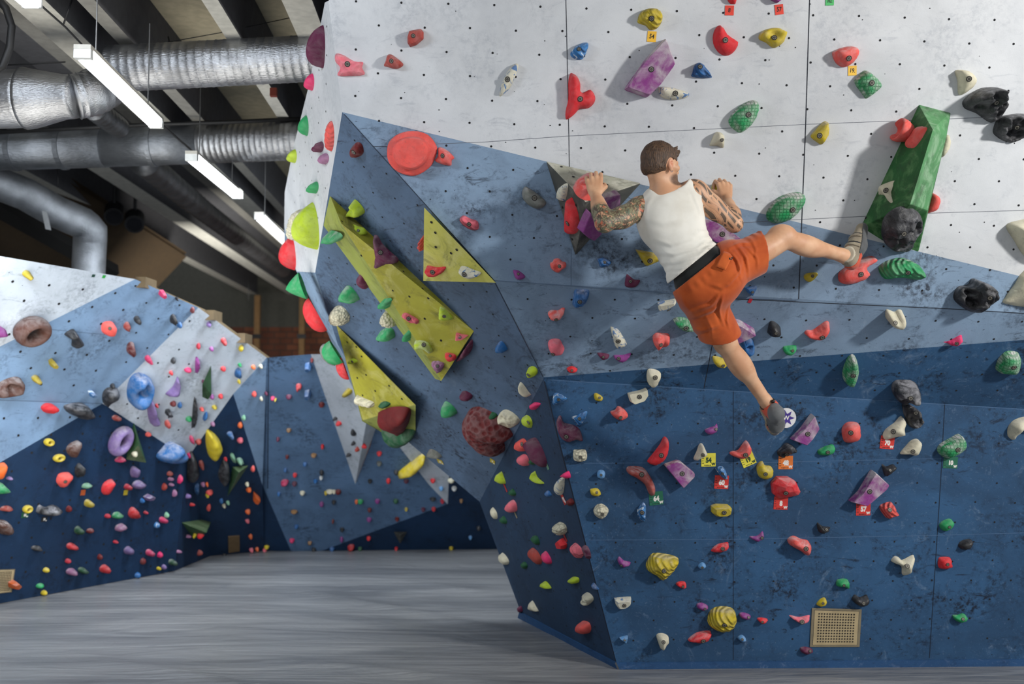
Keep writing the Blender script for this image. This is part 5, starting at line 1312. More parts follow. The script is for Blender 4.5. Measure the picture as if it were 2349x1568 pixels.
# perforated plywood hatch on the navy wall
def hatch(pl, quad, nx, ny, label, inset=.1):
    w = [hit(pl, *p) + pl[1] * .006 for p in quad]; c = sum(w, Vector()) / 4
    u = (w[1] - w[0]).normalized(); n = pl[1]; v = n.cross(u)
    if v.z < 0: v = -v
    root = empty('perforated_hatch', c); tag(root, label, 'wall hatch')
    q = [p - c for p in w]
    b = MB()
    inn = [p * (1 - inset * 1.0) for p in q]
    for i in range(4): b.add([q[i] , q[(i + 1) % 4], inn[(i + 1) % 4], inn[i]], [(0, 1, 2, 3)])
    b.build('frame', plain('ply_grey', (128, 118, 96), .8), root)
    b = MB(); b.add([p * .985 + n * .001 for p in inn], [(0, 1, 2, 3)]); b.build('panel', plain('ply_pale', (176, 158, 122), .8), root)
    b = MB()
    for i in range(nx):
        for j in range(ny):
            s, t = .11 + .78 * i / (nx - 1), .10 + .80 * j / (ny - 1)
            p = inn[0].lerp(inn[1], s).lerp(inn[3].lerp(inn[2], s), t) + n * .003
            b.add([p + (u * math.cos(k) + v * math.sin(k)) * .0052 for k in [z * math.pi / 3 for z in range(6)]], [tuple(range(6))])
    b.build('holes', MATS['tnut'], root)['kind'] = 'stuff'
hatch(F1, [(1862, 1393), (1976, 1396), (1971, 1482), (1857, 1482)], 14, 11, 'perforated plywood hatch with grey frame low on the navy wall')
hatch(D1, [(-40, 1306), (34, 1304), (26, 1357), (-40, 1364)], 16, 12, 'perforated plywood hatch at the left picture edge', .04)
b = MB(); w = [hit(D2b, *p) for p in ((523, 1229), (549, 1227), (549, 1262), (524, 1266))]; b.add([p + D2b[1] * .012 for p in w] + w, [(0, 1, 2, 3), (0, 4, 5, 1), (1, 5, 6, 2), (2, 6, 7, 3), (3, 7, 4, 0)])
o = b.build('plywood_patch', plain('ply_far', (112, 90, 62), .85)); tag(o, 'plain tan plywood patch near the foot of the navy left wall', 'wall hatch')

# round sticker with the purple crown burst
q = cast(1803, 957); loc, n, _ = q; U1 = Vector((0, 0, 1)).cross(n).normalized(); U1 = U1 if U1.x > 0 else -U1; V1 = n.cross(U1)
s = loc.y / FPX; r = 23 * s
b = MB(); b.add([(r * math.cos(2 * math.pi * k / 32), r * math.sin(2 * math.pi * k / 32), 0) for k in range(32)], [tuple(range(32))])
st = b.build('round_sticker', plain('sticker_white', (226, 226, 228), .5)); st.location = hit((loc, n), 1803, 958) + n * .003; st.rotation_mode = 'QUATERNION'; st.rotation_quaternion = Matrix((U1, V1, n)).transposed().to_quaternion()
tag(st, 'round white sticker with purple burst emblem beside the climber\'s lower foot', 'sticker')
b = MB(); pts = []
for k in range(14):
    a_ = 2 * math.pi * k / 14; rr = r * (.86 if k % 2 == 0 else .42); pts.append((rr * math.cos(a_), rr * math.sin(a_), .001))
b.add([(0, 0, .001)] + pts, [(0, 1 + k, 1 + (k + 1) % 14) for k in range(14)]); b.build('emblem', plain('emblem_purple', (66, 44, 140), .5), st)
text_obj('W', r * .6, inkw, st, (0, 0, .002), 0, 'letter', .001)
# ================================================================== CLIMBER (implicit surface meshed with surface nets)
def V(*a): return np.array(a, dtype=np.float64)
def J(x, y, Y): return np.array(P(x, y, Y))
def nrm(v): return v / np.linalg.norm(v)
class Field:
    def __init__(s, lo, hi, h):
        s.lo = np.array(lo); s.h = h; s.n = np.ceil((np.array(hi) - s.lo) / h).astype(int) + 1
        s.D = np.full(tuple(s.n), 1.0, dtype=np.float32)
    def box(s, lo, hi):
        i0 = np.clip(((lo - s.lo) / s.h).astype(int), 0, s.n - 1); i1 = np.clip(((hi - s.lo) / s.h).astype(int) + 2, 1, s.n)
        sl = tuple(slice(a_, b2) for a_, b2 in zip(i0, i1))
        ax = [s.lo[k] + s.h * np.arange(i0[k], i1[k]) for k in range(3)]
        return sl, ax[0][:, None, None], ax[1][None, :, None], ax[2][None, None, :]
    def smin(s, sl, d, k):
        a_ = s.D[sl]
        if k <= 0: s.D[sl] = np.minimum(a_, d); return
        hh = np.clip(k - np.abs(a_ - d), 0, None) / k
        s.D[sl] = np.minimum(a_, d) - hh * hh * k * .25
    def cap(s, a_, b2, ra, rb, k=.02, sq=None):
        """tapered capsule"""
        m = max(ra, rb) + k + 2 * s.h + .02
        sl, X, Y, Z = s.box(np.minimum(a_, b2) - m, np.maximum(a_, b2) + m)
        ab = b2 - a_; L2 = ab @ ab
        px, py, pz = X - a_[0], Y - a_[1], Z - a_[2]
        t = np.clip((px * ab[0] + py * ab[1] + pz * ab[2]) / L2, 0, 1)
        d = np.sqrt((px - t * ab[0]) ** 2 + (py - t * ab[1]) ** 2 + (pz - t * ab[2]) ** 2) - (ra + (rb - ra) * t)
        s.smin(sl, d.astype(np.float32), k)
    def ell(s, c, ax, r, k=.02):
        """ellipsoid; ax = 3 unit axes (rows), r = radii"""
        m = max(r) + k + 2 * s.h + .02
        sl, X, Y, Z = s.box(c - m, c + m)
        px, py, pz = X - c[0], Y - c[1], Z - c[2]
        q = [px * ax[i][0] + py * ax[i][1] + pz * ax[i][2] for i in range(3)]
        k0 = np.sqrt(sum((q[i] / r[i]) ** 2 for i in range(3))); k1 = np.sqrt(sum((q[i] / r[i] ** 2) ** 2 for i in range(3))) + 1e-9
        s.smin(sl, (k0 * (k0 - 1) / k1).astype(np.float32), k)
    def all(s):
        ax = [s.lo[k] + s.h * np.arange(s.n[k]) for k in range(3)]
        return ax[0][:, None, None], ax[1][None, :, None], ax[2][None, None, :]
    def plane_cut(s, c, n, k=0):
        """keep the side where (p-c).n < 0"""
        X, Y, Z = s.all(); d = ((X - c[0]) * n[0] + (Y - c[1]) * n[1] + (Z - c[2]) * n[2]).astype(np.float32)
        s.D = np.maximum(s.D, d)
    def sub_cap(s, a_, b2, ra, rb):
        m = max(ra, rb) + .04
        sl, X, Y, Z = s.box(np.minimum(a_, b2) - m, np.maximum(a_, b2) + m)
        ab = b2 - a_; L2 = ab @ ab; px, py, pz = X - a_[0], Y - a_[1], Z - a_[2]
        t = np.clip((px * ab[0] + py * ab[1] + pz * ab[2]) / L2, 0, 1)
        d = np.sqrt((px - t * ab[0]) ** 2 + (py - t * ab[1]) ** 2 + (pz - t * ab[2]) ** 2) - (ra + (rb - ra) * t)
        s.D[sl] = np.maximum(s.D[sl], -d.astype(np.float32))
    def mesh(s):
        D = s.D; S = D < 0
        c = [S[i:S.shape[0] - 1 + i, j:S.shape[1] - 1 + j, k:S.shape[2] - 1 + k] for i in (0, 1) for j in (0, 1) for k in (0, 1)]
        cnt = sum(x.astype(np.int8) for x in c); mix = (cnt > 0) & (cnt < 8)
        idx = np.argwhere(mix); n = len(idx)
        offs = np.array([(i, j, k) for i in (0, 1) for j in (0, 1) for k in (0, 1)])
        vals = np.stack([D[idx[:, 0] + o[0], idx[:, 1] + o[1], idx[:, 2] + o[2]] for o in offs], 1)
        pos = np.zeros((n, 3)); w = np.zeros(n)
        for a_ in range(8):
            for b2 in range(a_ + 1, 8):
                if np.abs(offs[a_] - offs[b2]).sum() != 1: continue
                va, vb = vals[:, a_], vals[:, b2]; cr = (va < 0) != (vb < 0)
                t = np.where(cr, va / np.where(cr, va - vb, 1), 0)
                pos += np.where(cr[:, None], offs[a_] + t[:, None] * (offs[b2] - offs[a_]), 0); w += cr
        pos = (pos / w[:, None] + idx) * s.h + s.lo
        vid = np.full(mix.shape, -1, dtype=np.int32); vid[mix] = np.arange(n)
        quads = []
        for ax in range(3):
            u, v = [(1, 2), (2, 0), (0, 1)][ax]
            sa = [slice(None)] * 3; sb = [slice(None)] * 3; sa[ax] = slice(0, -1); sb[ax] = slice(1, None)
            A, B = S[tuple(sa)], S[tuple(sb)]; e = np.argwhere(A != B)
            lim = np.array(mix.shape); ok = (e[:, u] > 0) & (e[:, v] > 0) & (e[:, u] < lim[u]) & (e[:, v] < lim[v]) & (e[:, ax] < lim[ax]); e = e[ok]
            f = []
            for du, dv in ((-1, -1), (0, -1), (0, 0), (-1, 0)):
                q = e.copy(); q[:, u] += du; q[:, v] += dv; f.append(vid[q[:, 0], q[:, 1], q[:, 2]])
            f = np.stack(f, 1); inside_ = A[e[:, 0], e[:, 1], e[:, 2]]
            f = np.where(inside_[:, None], f, f[:, ::-1]); quads.append(f[(f >= 0).all(1)])
        return pos, np.concatenate(quads)
def np_obj(name, pos, quads, mat, parent, org, smooth_it=2, attrs=None):
    me = bpy.data.meshes.new(name); me.vertices.add(len(pos)); me.vertices.foreach_set('co', (pos - org).astype(np.float32).ravel())
    me.loops.add(quads.size); me.loops.foreach_set('vertex_index', quads.astype(np.int32).ravel())
    me.polygons.add(len(quads)); me.polygons.foreach_set('loop_start', np.arange(0, quads.size, 4, dtype=np.int32)); me.polygons.foreach_set('loop_total', np.full(len(quads), 4, dtype=np.int32))
    me.update(calc_edges=True); me.validate()
    me.polygons.foreach_set('use_smooth', [True] * len(me.polygons)); me.materials.append(mat)
    for k, v in (attrs or {}).items():
        a_ = me.attributes.new(k, 'FLOAT', 'POINT'); a_.data.foreach_set('value', v.astype(np.float32))
    o = bpy.data.objects.new(name, me); link(o, parent)
    if smooth_it:
        md = o.modifiers.new('s', 'SMOOTH'); md.iterations = smooth_it; md.factor = .5
    return o
def seg_t(p, a_, b2):
    ab = b2 - a_; t = ((p - a_) @ ab) / (ab @ ab); tc = np.clip(t, 0, 1)
    return np.linalg.norm(p - a_ - tc[:, None] * ab, axis=1), t

# ---- joints
hc = J(1516, 380, 5.10)
nb = J(1521, 440, 5.11); shL = J(1467, 479, 5.12); shR = J(1597, 441, 5.15)
elL = J(1386, 512, 4.98); wrL = J(1366, 447, 5.09); elR = J(1684, 513, 5.19); wrR = J(1666, 455, 5.40)
hipL = J(1606, 668, 5.10); hipR = J(1652, 626, 5.10); knL = J(1664, 786, 5.26); anL = J(1765, 932, 5.50)
knR = J(1800, 546, 5.18); anR = J(1941, 588, 5.40)
ax_u = nrm(J(1528, 450, 5.12) - J(1590, 610, 5.12)); ax_u0 = ax_u
ax_d = V(0, 1, 0); ax_r = nrm(np.cross(ax_d, ax_u)); 
def frame(u, d=V(0, 1, 0)):
    u = nrm(u); r = nrm(np.cross(d, u)); d = np.cross(u, r); return np.array([r, d, u])
Fch = frame(ax_u); ORG = J(1600, 600, 5.1)

def hand(F, w, p, s, n, curl=1.0, sc=1.0, kw=.0):
    """w wrist, p palm direction, s side of the thumb, n outward from the back of the hand"""
    kn = []
    for i, (o, l) in enumerate(((.033, .086), (.0115, .092), (-.0115, .088), (-.033, .078))):
        k = w + p * l * sc + s * o * sc + n * (.004 if i in (1, 2) else 0); kn.append(k)
        F.cap(w + s * o * .55 * sc + p * .015, k, .0160 * sc, .0118 * sc, .009)
    F.ell(w + p * .042 * sc - n * .003, np.array([s, n, p]), (.035 * sc, .0150 * sc, .042 * sc), .010)
    for i, k in enumerate(kn):
        ln = (.040, .044, .041, .033)[i] * sc; o = (.25, .08, -.1, -.25)[i] * .25
        d1 = nrm(p * .80 - n * .62 * curl + s * o); a1 = k + d1 * ln
        d2 = nrm(-p * .10 - n * .95 * curl + s * o * .4); a2 = a1 + d2 * ln * .62
        d3 = nrm(-p * .95 - n * .35 + s * o * .2); a3 = a2 + d3 * ln * .5
        F.cap(k, a1, .0112 * sc, .0098 * sc, .002); F.cap(a1, a2, .0098 * sc, .0090 * sc, .004); F.cap(a2, a3, .0088 * sc, .0076 * sc, .003)
        F.ell(k + n * .0045, np.array([s, n, p]), (.0085, .008, .010), .004)
    t0 = w + p * .022 + s * .026 - n * .006; t1 = t0 + nrm(s * .75 + p * .75 - n * .35) * .040 * sc; t2 = t1 + nrm(p * .7 - n * .75 - s * .1) * .032 * sc; t3 = t2 + nrm(p * .2 - n * .8 - s * .5) * .024
    F.cap(t0, t1, .0155 * sc, .0125 * sc, .008); F.cap(t1, t2, .0118 * sc, .0105 * sc, .004); F.cap(t2, t3, .0104 * sc, .0085 * sc, .003)

def torso(F, g=0., hips=True):
    F.ell(J(1537, 508, 5.12), Fch, (.160 + g, .100 + g, .155 + g), .05)
    F.ell(J(1531, 476, 5.12), Fch, (.158 + g, .088 + g, .075 + g), .04)
    F.ell(J(1512, 515, 5.13), frame(J(1500, 470, 5.1) - J(1530, 580, 5.1)), (.060 + g, .080 + g, .14 + g), .04)
    F.ell(J(1580, 495, 5.13), frame(J(1575, 440, 5.1) - J(1600, 560, 5.1)), (.058 + g, .080 + g, .13 + g), .04)
    F.ell(J(1572, 575, 5.12), frame(J(1552, 520, 5.1) - J(1592, 620, 5.1)), (.132 + g, .088 + g, .13 + g), .05)
    if hips:
        Fh = frame(J(1590, 600, 5.1) - J(1625, 655, 5.1)); F.ell(J(1612, 632, 5.10), Fh, (.150 + g, .108 + g, .115 + g), .05)
# head frame: he looks to the right and in toward the wall
yaw = math.radians(58); Hf = V(math.sin(yaw), math.cos(yaw), -.05); Hu = nrm(V(.10, .02, 1)); Hf = nrm(Hf - Hu * (Hf @ Hu)); Hr = np.cross(Hf, Hu)
HF = np.array([Hr, Hf, Hu])
def hp(r, f, u): return hc + Hr * r + Hf * f + Hu * u

F = Field(np.array([J(1330, 500, 4.9)[0], 4.86, J(1770, 1005, 5.5)[2]]), np.array([J(1990, 560, 5.5)[0], 5.72, J(1500, 318, 5.1)[2]]), .0043)
torso(F)
# neck and trapezius
F.cap(nb, hp(-.0, -.020, -.055), .054, .048, .03)
F.cap(nb + V(-.01, 0, -.02), shL + V(.035, 0, .012), .050, .045, .05); F.cap(nb + V(.01, 0, -.02), shR + V(-.035, 0, .01), .050, .045, .05)
# arms
F.ell(shL, frame(shL - elL), (.062, .060, .070), .03); F.ell(shR, frame(shR - elR), (.060, .060, .072), .03)
F.cap(shL, elL, .056, .044, .03); F.ell(shL * .5 + elL * .5 + V(.005, -.012, -.012), frame(shL - elL), (.054, .05, .085), .03)
F.cap(elL, elL * .3 + wrL * .7, .046, .034, .02); F.ell(elL * .70 + wrL * .30 + V(-.004, 0, .01), frame(wrL - elL), (.046, .044, .07), .02); F.cap(elL * .4 + wrL * .6, wrL, .036, .029, .02)
F.cap(shR, elR, .056, .043, .03); F.ell(shR * .55 + elR * .45 + V(-.004, -.01, -.010), frame(shR - elR), (.056, .05, .09), .03)
F.cap(elR, elR * .3 + wrR * .7, .045, .033, .02); F.ell(elR * .68 + wrR * .32 + V(.006, 0, .008), frame(wrR - elR), (.044, .042, .07), .02); F.cap(elR * .4 + wrR * .6, wrR, .034, .028, .02)
# hands
pL = nrm(V(-.06, .25, 1)); nL = nrm(V(-.10, -1, .22)); sL = nrm(np.cross(pL, nL)); sL = sL if sL[0] > 0 else -sL
hand(F, wrL, pL, sL, nL, 1.0, 1.08)
pR = nrm(V(-.05, .35, 1)); nR = nrm(V(.15, -1, .3)); sR = nrm(np.cross(pR, nR)); sR = sR if sR[0] < 0 else -sR
hand(F, wrR, pR, sR, nR, 1.0, 1.05)
# legs
F.cap(hipL, knL, .088, .058, .04); F.cap(hipR, knR, .088, .058, .04)
F.cap(hipL, hipR, .092, .092, .05)
kd = nrm(anL - knL); F.ell(knL, frame(kd), (.056, .058, .065), .03); F.cap(knL, anL - kd * .02, .050, .033, .02); F.ell(knL + (anL - knL) * .32 + V(0, -.016, 0), frame(kd), (.057, .052, .13), .03)
F.ell(knL + (anL - knL) * .30 + V(-.014, -.012, -.006), frame(kd), (.043, .045, .11), .03)
F.cap(anL - kd * .05, anL + kd * .01, .034, .036, .02)
kd = nrm(anR - knR); F.ell(knR + V(-.004, 0, .014), frame(kd), (.054, .056, .060), .03); F.cap(knR, anR, .050, .034, .02); F.ell(knR + (anR - knR) * .33 + V(0, -.006, -.012), frame(kd), (.054, .050, .13), .03)
F.ell(knR + V(-.035, 0, .012), frame(kd), (.052, .05, .05), .03)
F.cap(anR - kd * .04, anR + V(.006, 0, -.01), .034, .037, .02)
# feet (inside the shoes)
toeL = J(1790, 985, 5.58); toeR = J(1976, 524, 5.50); heelL = J(1772, 945, 5.47); heelR = J(1953, 600, 5.44)
F.cap(anL, toeL, .028, .014, .01); F.cap(anR, toeR, .030, .014, .01)
# head
F.ell(hp(0, -.014, .022), HF, (.076, .096, .092), .02); F.ell(hp(0, .036, -.050), HF, (.055, .060, .062), .03); F.ell(hp(0, .068, -.082), HF, (.032, .032, .030), .03); F.ell(hp(0, .072, -.040), HF, (.034, .030, .034), .02)
F.cap(hp(-.02, .082, .028), hp(.02, .082, .028), .014, .014, .015)
F.cap(hp(0, .086, .016), hp(0, .108, -.012), .008, .013, .012); F.ell(hp(0, .088, -.048), HF, (.022, .012, .010), .008)
for sgn in (1, -1):
    F.ell(hp(.050 * sgn, .055, -.008), HF, (.022, .026, .020), .015)
    F.ell(hp(.077 * sgn, .000, -.002), frame(Hu, Hf), (.009, .017, .029), .006); F.ell(hp(.080 * sgn, .004, -.030), HF, (.008, .011, .013), .004)
    e = hp(.088 * sgn, .002, .004)
    sl, X, Y, Z = F.box(e - .03, e + .03); q = np.sqrt((X - e[0]) ** 2 + (Y - e[1]) ** 2 + (Z - e[2]) ** 2) - .011; F.D[sl] = np.maximum(F.D[sl], -q.astype(np.float32))
pos, quads = F.mesh()
dL1, tL1 = seg_t(pos, shL, elL); dL2, tL2 = seg_t(pos, elL, wrL); dR1, tR1 = seg_t(pos, shR, elR); dR2, tR2 = seg_t(pos, elR, wrR)
ss = lambda x, a_, b2: np.clip((x - a_) / (b2 - a_), 0, 1)
tatL = np.maximum((dL1 < .085) * ss(tL1, -.42, -.30), (dL2 < .075) * (1 - ss(tL2, .42, .55)) * ss(tL2, -.6, -.4))
tatR = np.maximum((dR1 < .085) * ss(tR1, -.32, -.24) * (1 - 0 * tR1), (dR2 < .07) * (1 - ss(tR2, .30, .42)) * ss(tR2, -.6, -.4))
body_x = (pos - nb) @ V(1, 0, 0)
tatL *= (pos[:, 0] < shL[0] + .035) * (dL2 > 0); tatR *= (pos[:, 0] > shR[0] - .030)
tatL2 = ((dL2 < .075) * (tL2 > .05) * 1.0)
q = pos - hc; beard = np.clip(1 - np.linalg.norm((q - (Hf * .070 + Hu * -.072)) @ HF.T / np.array([.090, .075, .052]), axis=1), 0, 1) * 3
beard = np.clip(beard * 1.6, 0, 1) * (((q @ Hu) < -.035) | ((q @ Hf) < .08))
red = np.clip(1 - np.linalg.norm(pos - hp(.08, 0, 0), axis=1) / .035, 0, 1) + np.clip(1 - np.linalg.norm(pos - elR, axis=1) / .05, 0, 1) * .5
def skin_mat():
    m, nt, b = newmat('skin')
    co = coords(nt)
    def at(n): a_ = N(nt, 'ShaderNodeAttribute', attribute_name=n); return a_.outputs['Fac']
    c = mixc(nt, ramp(nt, noise_n(nt, co, 9, 4), .3, .7), srgb((216, 172, 138)), srgb((196, 146, 112)))
    c = mixc(nt, mathn(nt, 'MULTIPLY', at('red'), .55), c, srgb((196, 96, 76)))
    # left sleeve: dense leafy greens and blacks with orange flecks
    warp = noise_n(nt, co, 26, 5, .6, 2.2)
    tl = mixc(nt, ramp(nt, warp, .40, .52), srgb((44, 46, 42)), srgb((112, 118, 92)))
    tl = mixc(nt, ramp(nt, noise_n(nt, co, 21, 3, .5, 1.5), .54, .60), tl, srgb((196, 150, 120)))
    tl = mixc(nt, ramp(nt, noise_n(nt, coords(nt, rot=(1, 0, 1)), 19, 3, .5, 1), .62, .66), tl, srgb((178, 82, 52)))
    tl = mixc(nt, ramp(nt, noise_n(nt, coords(nt, rot=(0, 1, 0)), 24, 4, .5, 2), .57, .63), tl, srgb((52, 92, 78)))
    v = N(nt, 'ShaderNodeTexVoronoi', feature='DISTANCE_TO_EDGE'); v.inputs['Scale'].default_value = 34; 
    mp = N(nt, 'ShaderNodeMix', data_type='VECTOR'); mp.inputs[0].default_value = .06
    nz = N(nt, 'ShaderNodeTexNoise'); nz.inputs['Scale'].default_value = 20; L(nt, co, nz.inputs['Vector']); L(nt, co, mp.inputs[4]); L(nt, nz.outputs['Color'], mp.inputs[5]); L(nt, mp.outputs[1], v.inputs['Vector'])
    line = ramp(nt, v.outputs['Distance'], .03, .07)
    tl = mixc(nt, line, srgb((40, 40, 38)), tl)
    c = mixc(nt, mathn(nt, 'MULTIPLY', at('tatL'), .88), c, tl)
    # right sleeve: bold dark angular bands on skin
    w = N(nt, 'ShaderNodeTexWave'); w.inputs['Scale'].default_value = 9; w.inputs['Distortion'].default_value = 4.5; w.inputs['Detail'].default_value = .6; w.inputs['Detail Scale'].default_value = 1.1; w.bands_direction = 'Z'
    mr = N(nt, 'ShaderNodeMapping'); mr.inputs['Rotation'].default_value = (0, -.80, 0); L(nt, co, mr.inputs[0]); L(nt, mr.outputs[0], w.inputs[0])
    band = ramp(nt, w.outputs['Fac'], .52, .58)
    v2 = N(nt, 'ShaderNodeTexVoronoi', feature='DISTANCE_TO_EDGE'); v2.inputs['Scale'].default_value = 15; L(nt, coords(nt, (1, 1, .45), rot=(0, .8, 0)), v2.inputs['Vector'])
    cell = ramp(nt, v2.outputs['Distance'], .03, .06)
    thin = mathn(nt, 'SUBTRACT', 1, ramp(nt, mathn(nt, 'ABSOLUTE', mathn(nt, 'SUBTRACT', w.outputs['Fac'], .28)), .02, .06))
    k = mathn(nt, 'MAXIMUM', mathn(nt, 'MULTIPLY', band, cell), mathn(nt, 'MULTIPLY', thin, .8))
    c = mixc(nt, mathn(nt, 'MULTIPLY', mathn(nt, 'MULTIPLY', k, at('tatR')), .84), c, srgb((56, 60, 58)))
    c = mixc(nt, mathn(nt, 'MULTIPLY', at('beard'), ramp(nt, noise_n(nt, co, 160, 2), .2, .5, .55, .9)), c, srgb((74, 50, 34)))
    L(nt, c, b.inputs['Base Color']); b.inputs['Roughness'].default_value = .52
    b.inputs['Subsurface Weight'].default_value = .08; b.inputs['Subsurface Radius'].default_value = (.6, .25, .12); b.inputs['Subsurface Scale'].default_value = .015
    bump(nt, b, noise_n(nt, co, 220, 2), .12, .001)
    return m
root = empty('person', ORG); tag(root, 'climber in white tank top and orange shorts, back turned, hanging on the wall', 'person')
O0 = np.zeros(3)
def build_part(name, Fd, mat, parent=None, sm=2, attrs=None):
    p_, q_ = Fd if isinstance(Fd, tuple) else Fd.mesh()
    o = np_obj(name, p_, q_, mat, parent or root, ORG, sm, attrs); return o
build_part('body', (pos, quads), skin_mat(), sm=1, attrs=dict(tatL=tatL, tatR=tatR, beard=beard, red=red))
sub_org = ORG

def folds(Fd, X, Z, Yc, lst):
    """raised creases: each a picture polyline carried to the depth Yc, height and width in metres"""
    for pts, amp, wd in lst:
        q = [J(x, y, Yc) for x, y in pts]; best = None
        for i, (p0, p1) in enumerate(zip(q, q[1:])):
            dx, dz = p1[0] - p0[0], p1[2] - p0[2]; L2 = dx * dx + dz * dz
            t = np.clip(((X - p0[0]) * dx + (Z - p0[2]) * dz) / L2, 0, 1)
            d = np.sqrt((X - p0[0] - t * dx) ** 2 + (Z - p0[2] - t * dz) ** 2); sd = ((X - p0[0]) * dz - (Z - p0[2]) * dx) / math.sqrt(L2)
            tt = (i + t) / (len(q) - 1); e = (d, sd, tt)
            if best is None: best = e
            else: m_ = e[0] < best[0]; best = tuple(np.where(m_, e_, b_) for e_, b_ in zip(e, best))
        d, sd, tt = best; env = np.sin(np.pi * np.clip(tt, .06, .94)) ** .7
        Fd.D += (env * amp * (-np.exp(-(d / wd) ** 2) + .75 * np.exp(-((d - 1.7 * wd) / wd) ** 2) * (sd > 0))).astype(np.float32)
# ---- tank top
def cloth_mat(name, c, dk, sc=300, rough=.85, bs=.15):
    m, nt, b = newmat(name); co = coords(nt)
    L(nt, mixc(nt, ramp(nt, noise_n(nt, co, 7, 4), .3, .7), srgb(c), srgb(dk)), b.inputs['Base Color'])
    b.inputs['Roughness'].default_value = rough; b.inputs['Specular IOR Level'].default_value = .2
    b.inputs['Sheen Weight'].default_value = .2
    bump(nt, b, noise_n(nt, co, sc, 2), bs, .002); return m
Ft = Field(J(1445, 690, 4.9) * V(1, 0, 1) + V(0, 4.93, 0), np.array([J(1665, 600, 5.0)[0], 5.33, J(1500, 400, 5.1)[2]]), .0048)
torso(Ft, .012)
Ft.ell(J(1590, 608, 5.11), frame(J(1580, 590, 5.1) - J(1612, 634, 5.1)), (.160, .112, .07), .04)
Ft.cap(J(1499, 452, 5.11), J(1486, 470, 5.11), .052, .055, .03); Ft.cap(J(1570, 430, 5.12), J(1590, 455, 5.13), .052, .052, .03)
X, Y, Z = Ft.all()
# folds: soft rolls running across the lower back, denser toward the waist
un = ax_u; s_ax = (X - ORG[0]) * un[0] + (Z - ORG[2]) * un[2]; r_ax = (X - ORG[0]) * Fch[0][0] + (Z - ORG[2]) * Fch[0][2]
mask = np.clip((.30 - s_ax) / .28, 0, 1) 
ph = s_ax + .12 * r_ax + .35 * (r_ax + .02) ** 2
TANKF = [([(1497, 545), (1540, 560), (1590, 545), (1625, 515)], .0035, .010), ([(1505, 572), (1545, 582), (1600, 570), (1638, 535)], .0045, .009), ([(1515, 596), (1550, 602), (1600, 590), (1642, 550)], .0050, .008),
    ([(1524, 614), (1560, 616), (1605, 600), (1645, 562)], .0045, .007), ([(1532, 628), (1570, 628), (1610, 606), (1646, 572)], .0040, .006), ([(1480, 500), (1520, 512), (1565, 505), (1610, 480)], .0022, .014),
    ([(1610, 545), (1630, 540), (1650, 545)], .005, .005), ([(1608, 560), (1630, 556), (1650, 556)], .005, .005), ([(1600, 575), (1625, 568), (1648, 565)], .005, .005), ([(1605, 525), (1622, 522), (1640, 530)], .004, .006),
    ([(1590, 430), (1600, 460), (1612, 490)], .003, .010), ([(1500, 445), (1485, 470), (1480, 500)], .0025, .012)]
folds(Ft, X, Z, 5.02, TANKF)
hem_c = J(1592, 602, 5.10); hem_n = nrm(V(.63, 0, -.78)); Ft.plane_cut(hem_c, hem_n)
# armholes and neck opening
Ft.sub_cap(J(1446, 450, 4.8), J(1446, 456, 5.5), .066, .066); Ft.sub_cap(J(1446, 492, 4.8), J(1446, 497, 5.5), .052, .056)
Ft.sub_cap(J(1620, 418, 4.8), J(1620, 422, 5.5), .066, .066); Ft.sub_cap(J(1638, 452, 4.8), J(1635, 456, 5.5), .060, .060)
Ft.sub_cap(J(1528, 395, 4.8), J(1528, 398, 5.5), .100, .100); Ft.sub_cap(J(1545, 392, 4.8), J(1545, 395, 5.5), .088, .088); Ft.sub_cap(J(1517, 401, 4.8), J(1517, 404, 5.5), .088, .088)
tank_m = cloth_mat('tank_white', (232, 230, 222), (216, 212, 202))
tank = build_part('tank_top', Ft, tank_m, sm=3)

# ---- waistband and shorts
Fw = Field(J(1520, 700, 5.0) * V(1, 0, 1) + V(0, 4.93, 0), np.array([J(1680, 600, 5.0)[0], 5.3, J(1600, 545, 5.0)[2]]), .005)
Fh = frame(J(1590, 600, 5.1) - J(1625, 655, 5.1))
torso(Fw, .006); Fw.ell(J(1642, 594, 5.10), Fh, (.052, .100, .070), .03); Fw.plane_cut(J(1590, 600, 5.1), -hem_n); Fw.plane_cut(J(1632, 655, 5.1), hem_n)
build_part('waistband', Fw, cloth_mat('underwear_black', (34, 38, 38), (24, 26, 28)), sm=1)
Fs = Field(np.array([J(1535, 700, 5.0)[0], 4.92, J(1650, 805, 5.2)[2]]), np.array([J(1775, 600, 5.1)[0], 5.42, J(1700, 515, 5.1)[2]]), .005)
torso(Fs, .014); Fs.D[:] = 1.0
Fs.ell(J(1612, 632, 5.10), Fh, (.166, .124, .120), .03)
Fs.ell(J(1640, 668, 5.08), Fh, (.115, .125, .10), .04); Fs.ell(J(1662, 640, 5.07), Fh, (.10, .125, .10), .04); Fs.ell(J(1657, 592, 5.10), Fh, (.060, .112, .060), .03); Fs.ell(J(1672, 590, 5.11), Fh, (.09, .115, .09), .04); Fs.cap(hipL, hipR, .118, .118, .04)
hemL = J(1653, 768, 5.235); hemR = J(1748, 578, 5.155); dL = nrm(hemL - hipL); dR = nrm(hemR - hipR)
Fs.cap(hipL + V(-.012, 0, 0), hemL + dL * .10, .112, .106, .04); Fs.cap(hipR + V(.0, 0, .004), hemR + dR * .10, .112, .104, .04)
X, Y, Z = Fs.all()
def prj(o_, d): return (X - o_[0]) * d[0] + (Y - o_[1]) * d[1] + (Z - o_[2]) * d[2]
sL_ = prj(hipL, dL); sR_ = prj(hipR, dR); cross = prj(ORG, nrm(V(.8, 0, .6)))
w3 = np.sin(cross * 150)
band_near = np.clip(1 - np.abs(prj(J(1616, 634, 5.1), hem_n)) / .030, 0, 1)
